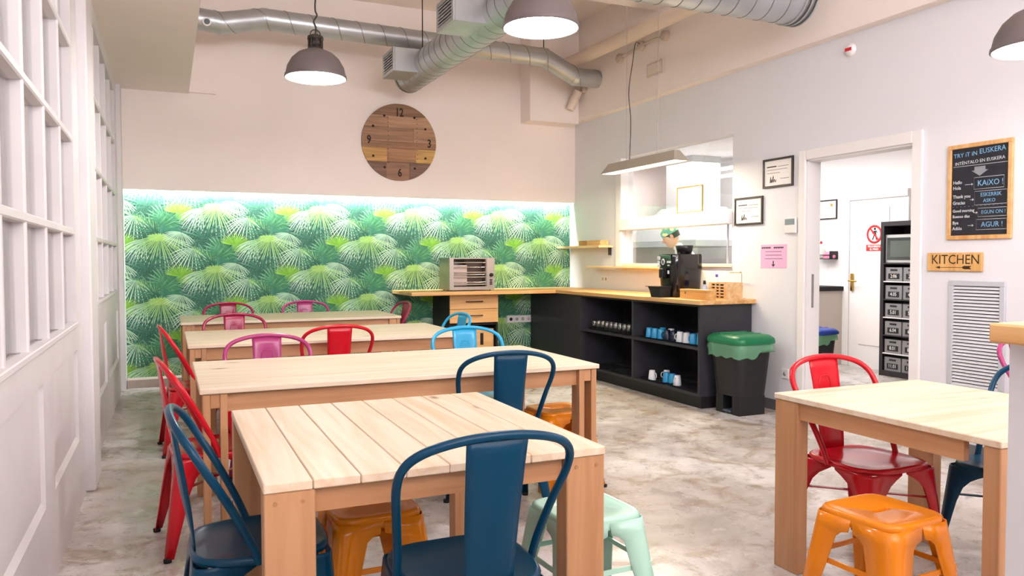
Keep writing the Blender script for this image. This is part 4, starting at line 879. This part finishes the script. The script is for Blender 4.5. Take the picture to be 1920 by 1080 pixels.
# ------------------------------------------------------------------ cook behind the hatch
def person():
    t = thing('person', 'person in white jacket and yellow-green cap bending down behind the hatch', 'person', (5.83, 7.66, 0), R(150))
    # +x local: the way the person faces; torso bends forward
    J = [((0, 0, .93), .15), ((.02, 0, 1.08), .155), ((.08, 0, 1.24), .165), ((.15, 0, 1.38), .15), ((.20, 0, 1.46), .07), ((.24, 0, 1.52), .062),
         ((.14, .19, 1.40), .075), ((.20, .24, 1.14), .052), ((.40, .18, 1.03), .04), ((.14, -.19, 1.40), .075), ((.20, -.24, 1.14), .052), ((.40, -.18, 1.03), .04),
         ((0, .1, .88), .10), ((.02, .10, .48), .068), ((-.02, .10, .08), .045), ((.14, .11, .04), .035), ((0, -.1, .88), .10), ((.02, -.10, .48), .068), ((-.02, -.10, .08), .045), ((.14, -.11, .04), .035)]
    E_ = [(0, 1), (1, 2), (2, 3), (3, 4), (4, 5), (3, 6), (6, 7), (7, 8), (3, 9), (9, 10), (10, 11), (0, 12), (12, 13), (13, 14), (14, 15), (0, 16), (16, 17), (17, 18), (18, 19)]
    me = bpy.data.meshes.new('body'); me.from_pydata([p for p, _ in J], E_, []); me.materials.append(mat('white_jacket', 'f1eeec', .8))
    o = bpy.data.objects.new('body', me); COL.objects.link(o); o.parent = t
    sk = o.modifiers.new('skin', 'SKIN'); sk.use_smooth_shade = True
    for i, (_, r_) in enumerate(J): me.skin_vertices[0].data[i].radius = (r_, r_)
    me.skin_vertices[0].data[0].use_root = True
    o.modifiers.new('sub', 'SUBSURF').levels = 2; o.modifiers['sub'].render_levels = 2
    SK = mat('skin', 'd6a184', .6); M = Matrix.Translation((.30, 0, 1.60)) @ Matrix.Rotation(R(28), 4, 'Y')
    rings = []
    for z, hx, hy, cx in ((-.125, .03, .03, .03), (-.115, .05, .045, .025), (-.08, .075, .06, .012), (-.03, .092, .072, .003), (.02, .098, .076, 0), (.07, .092, .073, -.004), (.105, .065, .055, -.008), (.122, .02, .02, -.01)): rings.append(superell(hx, hy, 24, 2.2, cx, 0, z))
    hdm = MB().loft(rings); hdm.loft([superell(.006, .010, 10, 2, .10, 0, .015), superell(.016, .016, 10, 2, .108, 0, -.02), superell(.006, .012, 10, 2, .10, 0, -.035)])
    for s in (-1, 1): hdm.loft([superell(.016, .006, 10, 2, 0, s*.076, -.03), superell(.022, .010, 10, 2, -.002, s*.081, 0), superell(.014, .006, 10, 2, -.004, s*.078, .028)])
    hd = hdm.xf(M).build('head', SK, t)
    eb = MB()
    for s in (-1, 1): eb.lathe([(0, .008), (.008, .004), (.010, 0)], 10, (0, 0, 0))
    for s in (-1, 1): MB().box(.088, .096, s*.03-.012, s*.03+.012, .008, .018, .003).xf(M).build('eye', INK, hd)
    MB().box(.086, .094, -.022, .022, -.068, -.058, .003).xf(M).build('mouth', mat('lip', 'a8615a', .6), hd)
    MB().loft([superell(.09, .074, 24, 2.2, -.02, 0, -.03), superell(.106, .085, 24, 2.2, -.012, 0, .04)], False, False).build('hair', mat('hair_dark', '3b2c22', .7), hd).data.transform(M)
    capm = bpy.data.materials.new('patterned_cap'); capm.use_nodes = True; nt = capm.node_tree; b = nt.nodes['Principled BSDF']; b.inputs['Roughness'].default_value = .85
    v = nt.nodes.new('ShaderNodeTexVoronoi'); v.inputs['Scale'].default_value = 18; tc = nt.nodes.new('ShaderNodeTexCoord'); nt.links.new(tc.outputs['Object'], v.inputs['Vector'])
    r_ = nt.nodes.new('ShaderNodeValToRGB'); e = r_.color_ramp.elements; e[0].color = srgb('eeebb0'); e[1].color = srgb('6fb5a0'); e[0].position = .45; e[1].position = .55; r_.color_ramp.interpolation = 'LINEAR'
    nt.links.new(v.outputs['Distance'], r_.inputs['Fac']); nt.links.new(r_.outputs['Color'], b.inputs['Base Color'])
    MB().loft([superell(.108, .087, 24, 2.2, -.006, 0, .035), superell(.112, .09, 24, 2.2, -.008, 0, .065), superell(.10, .082, 24, 2.2, -.01, 0, .11), superell(.06, .05, 24, 2.1, -.012, 0, .14), superell(.01, .01, 24, 2, -.012, 0, .148)], False, True).xf(M).build('cap', capm, t)
    # hands with separate fingers resting on the worktop
    for s in (-1, 1):
        hm = MB().loft([superell(.02, .028, 16, 3, 0, 0, 0)]*1+[superell(.022, .034, 16, 3, 0, 0, .0)], False, False)
        hm = MB(); base = Vector((.40, s*.18, 1.03)); hm.tube([base, base+Vector((.04, 0, -.012)), base+Vector((.085, 0, -.03))], [.026, .036, .034], 12)
        for k, (dy, ln) in enumerate(((-.026, .060), (-.009, .070), (.009, .066), (.025, .052))): hm.tube(smooth_path([base+Vector((.075, dy, -.027)), base+Vector((.075+ln*.6, dy*1.1, -.035)), base+Vector((.075+ln, dy*1.15, -.055))], 3), .0085, 8)
        hm.tube(smooth_path([base+Vector((.03, -s*.028, -.012)), base+Vector((.06, -s*.052, -.025)), base+Vector((.085, -s*.055, -.045))], 3), .010, 8)
        hm.build('hand', SK, t)
person()
t = thing('kitchen_worktop', 'steel kitchen worktop the person leans on behind the hatch', 'worktop', (5.03, 6.9, 0)); MB().box(0, .42, 0, 1.6, .90, .945, .004).build('top', STEEL, t); MB().box(.0, .38, .03, 1.57, 0, .90).build('cabinet_body', WHITEP, t)
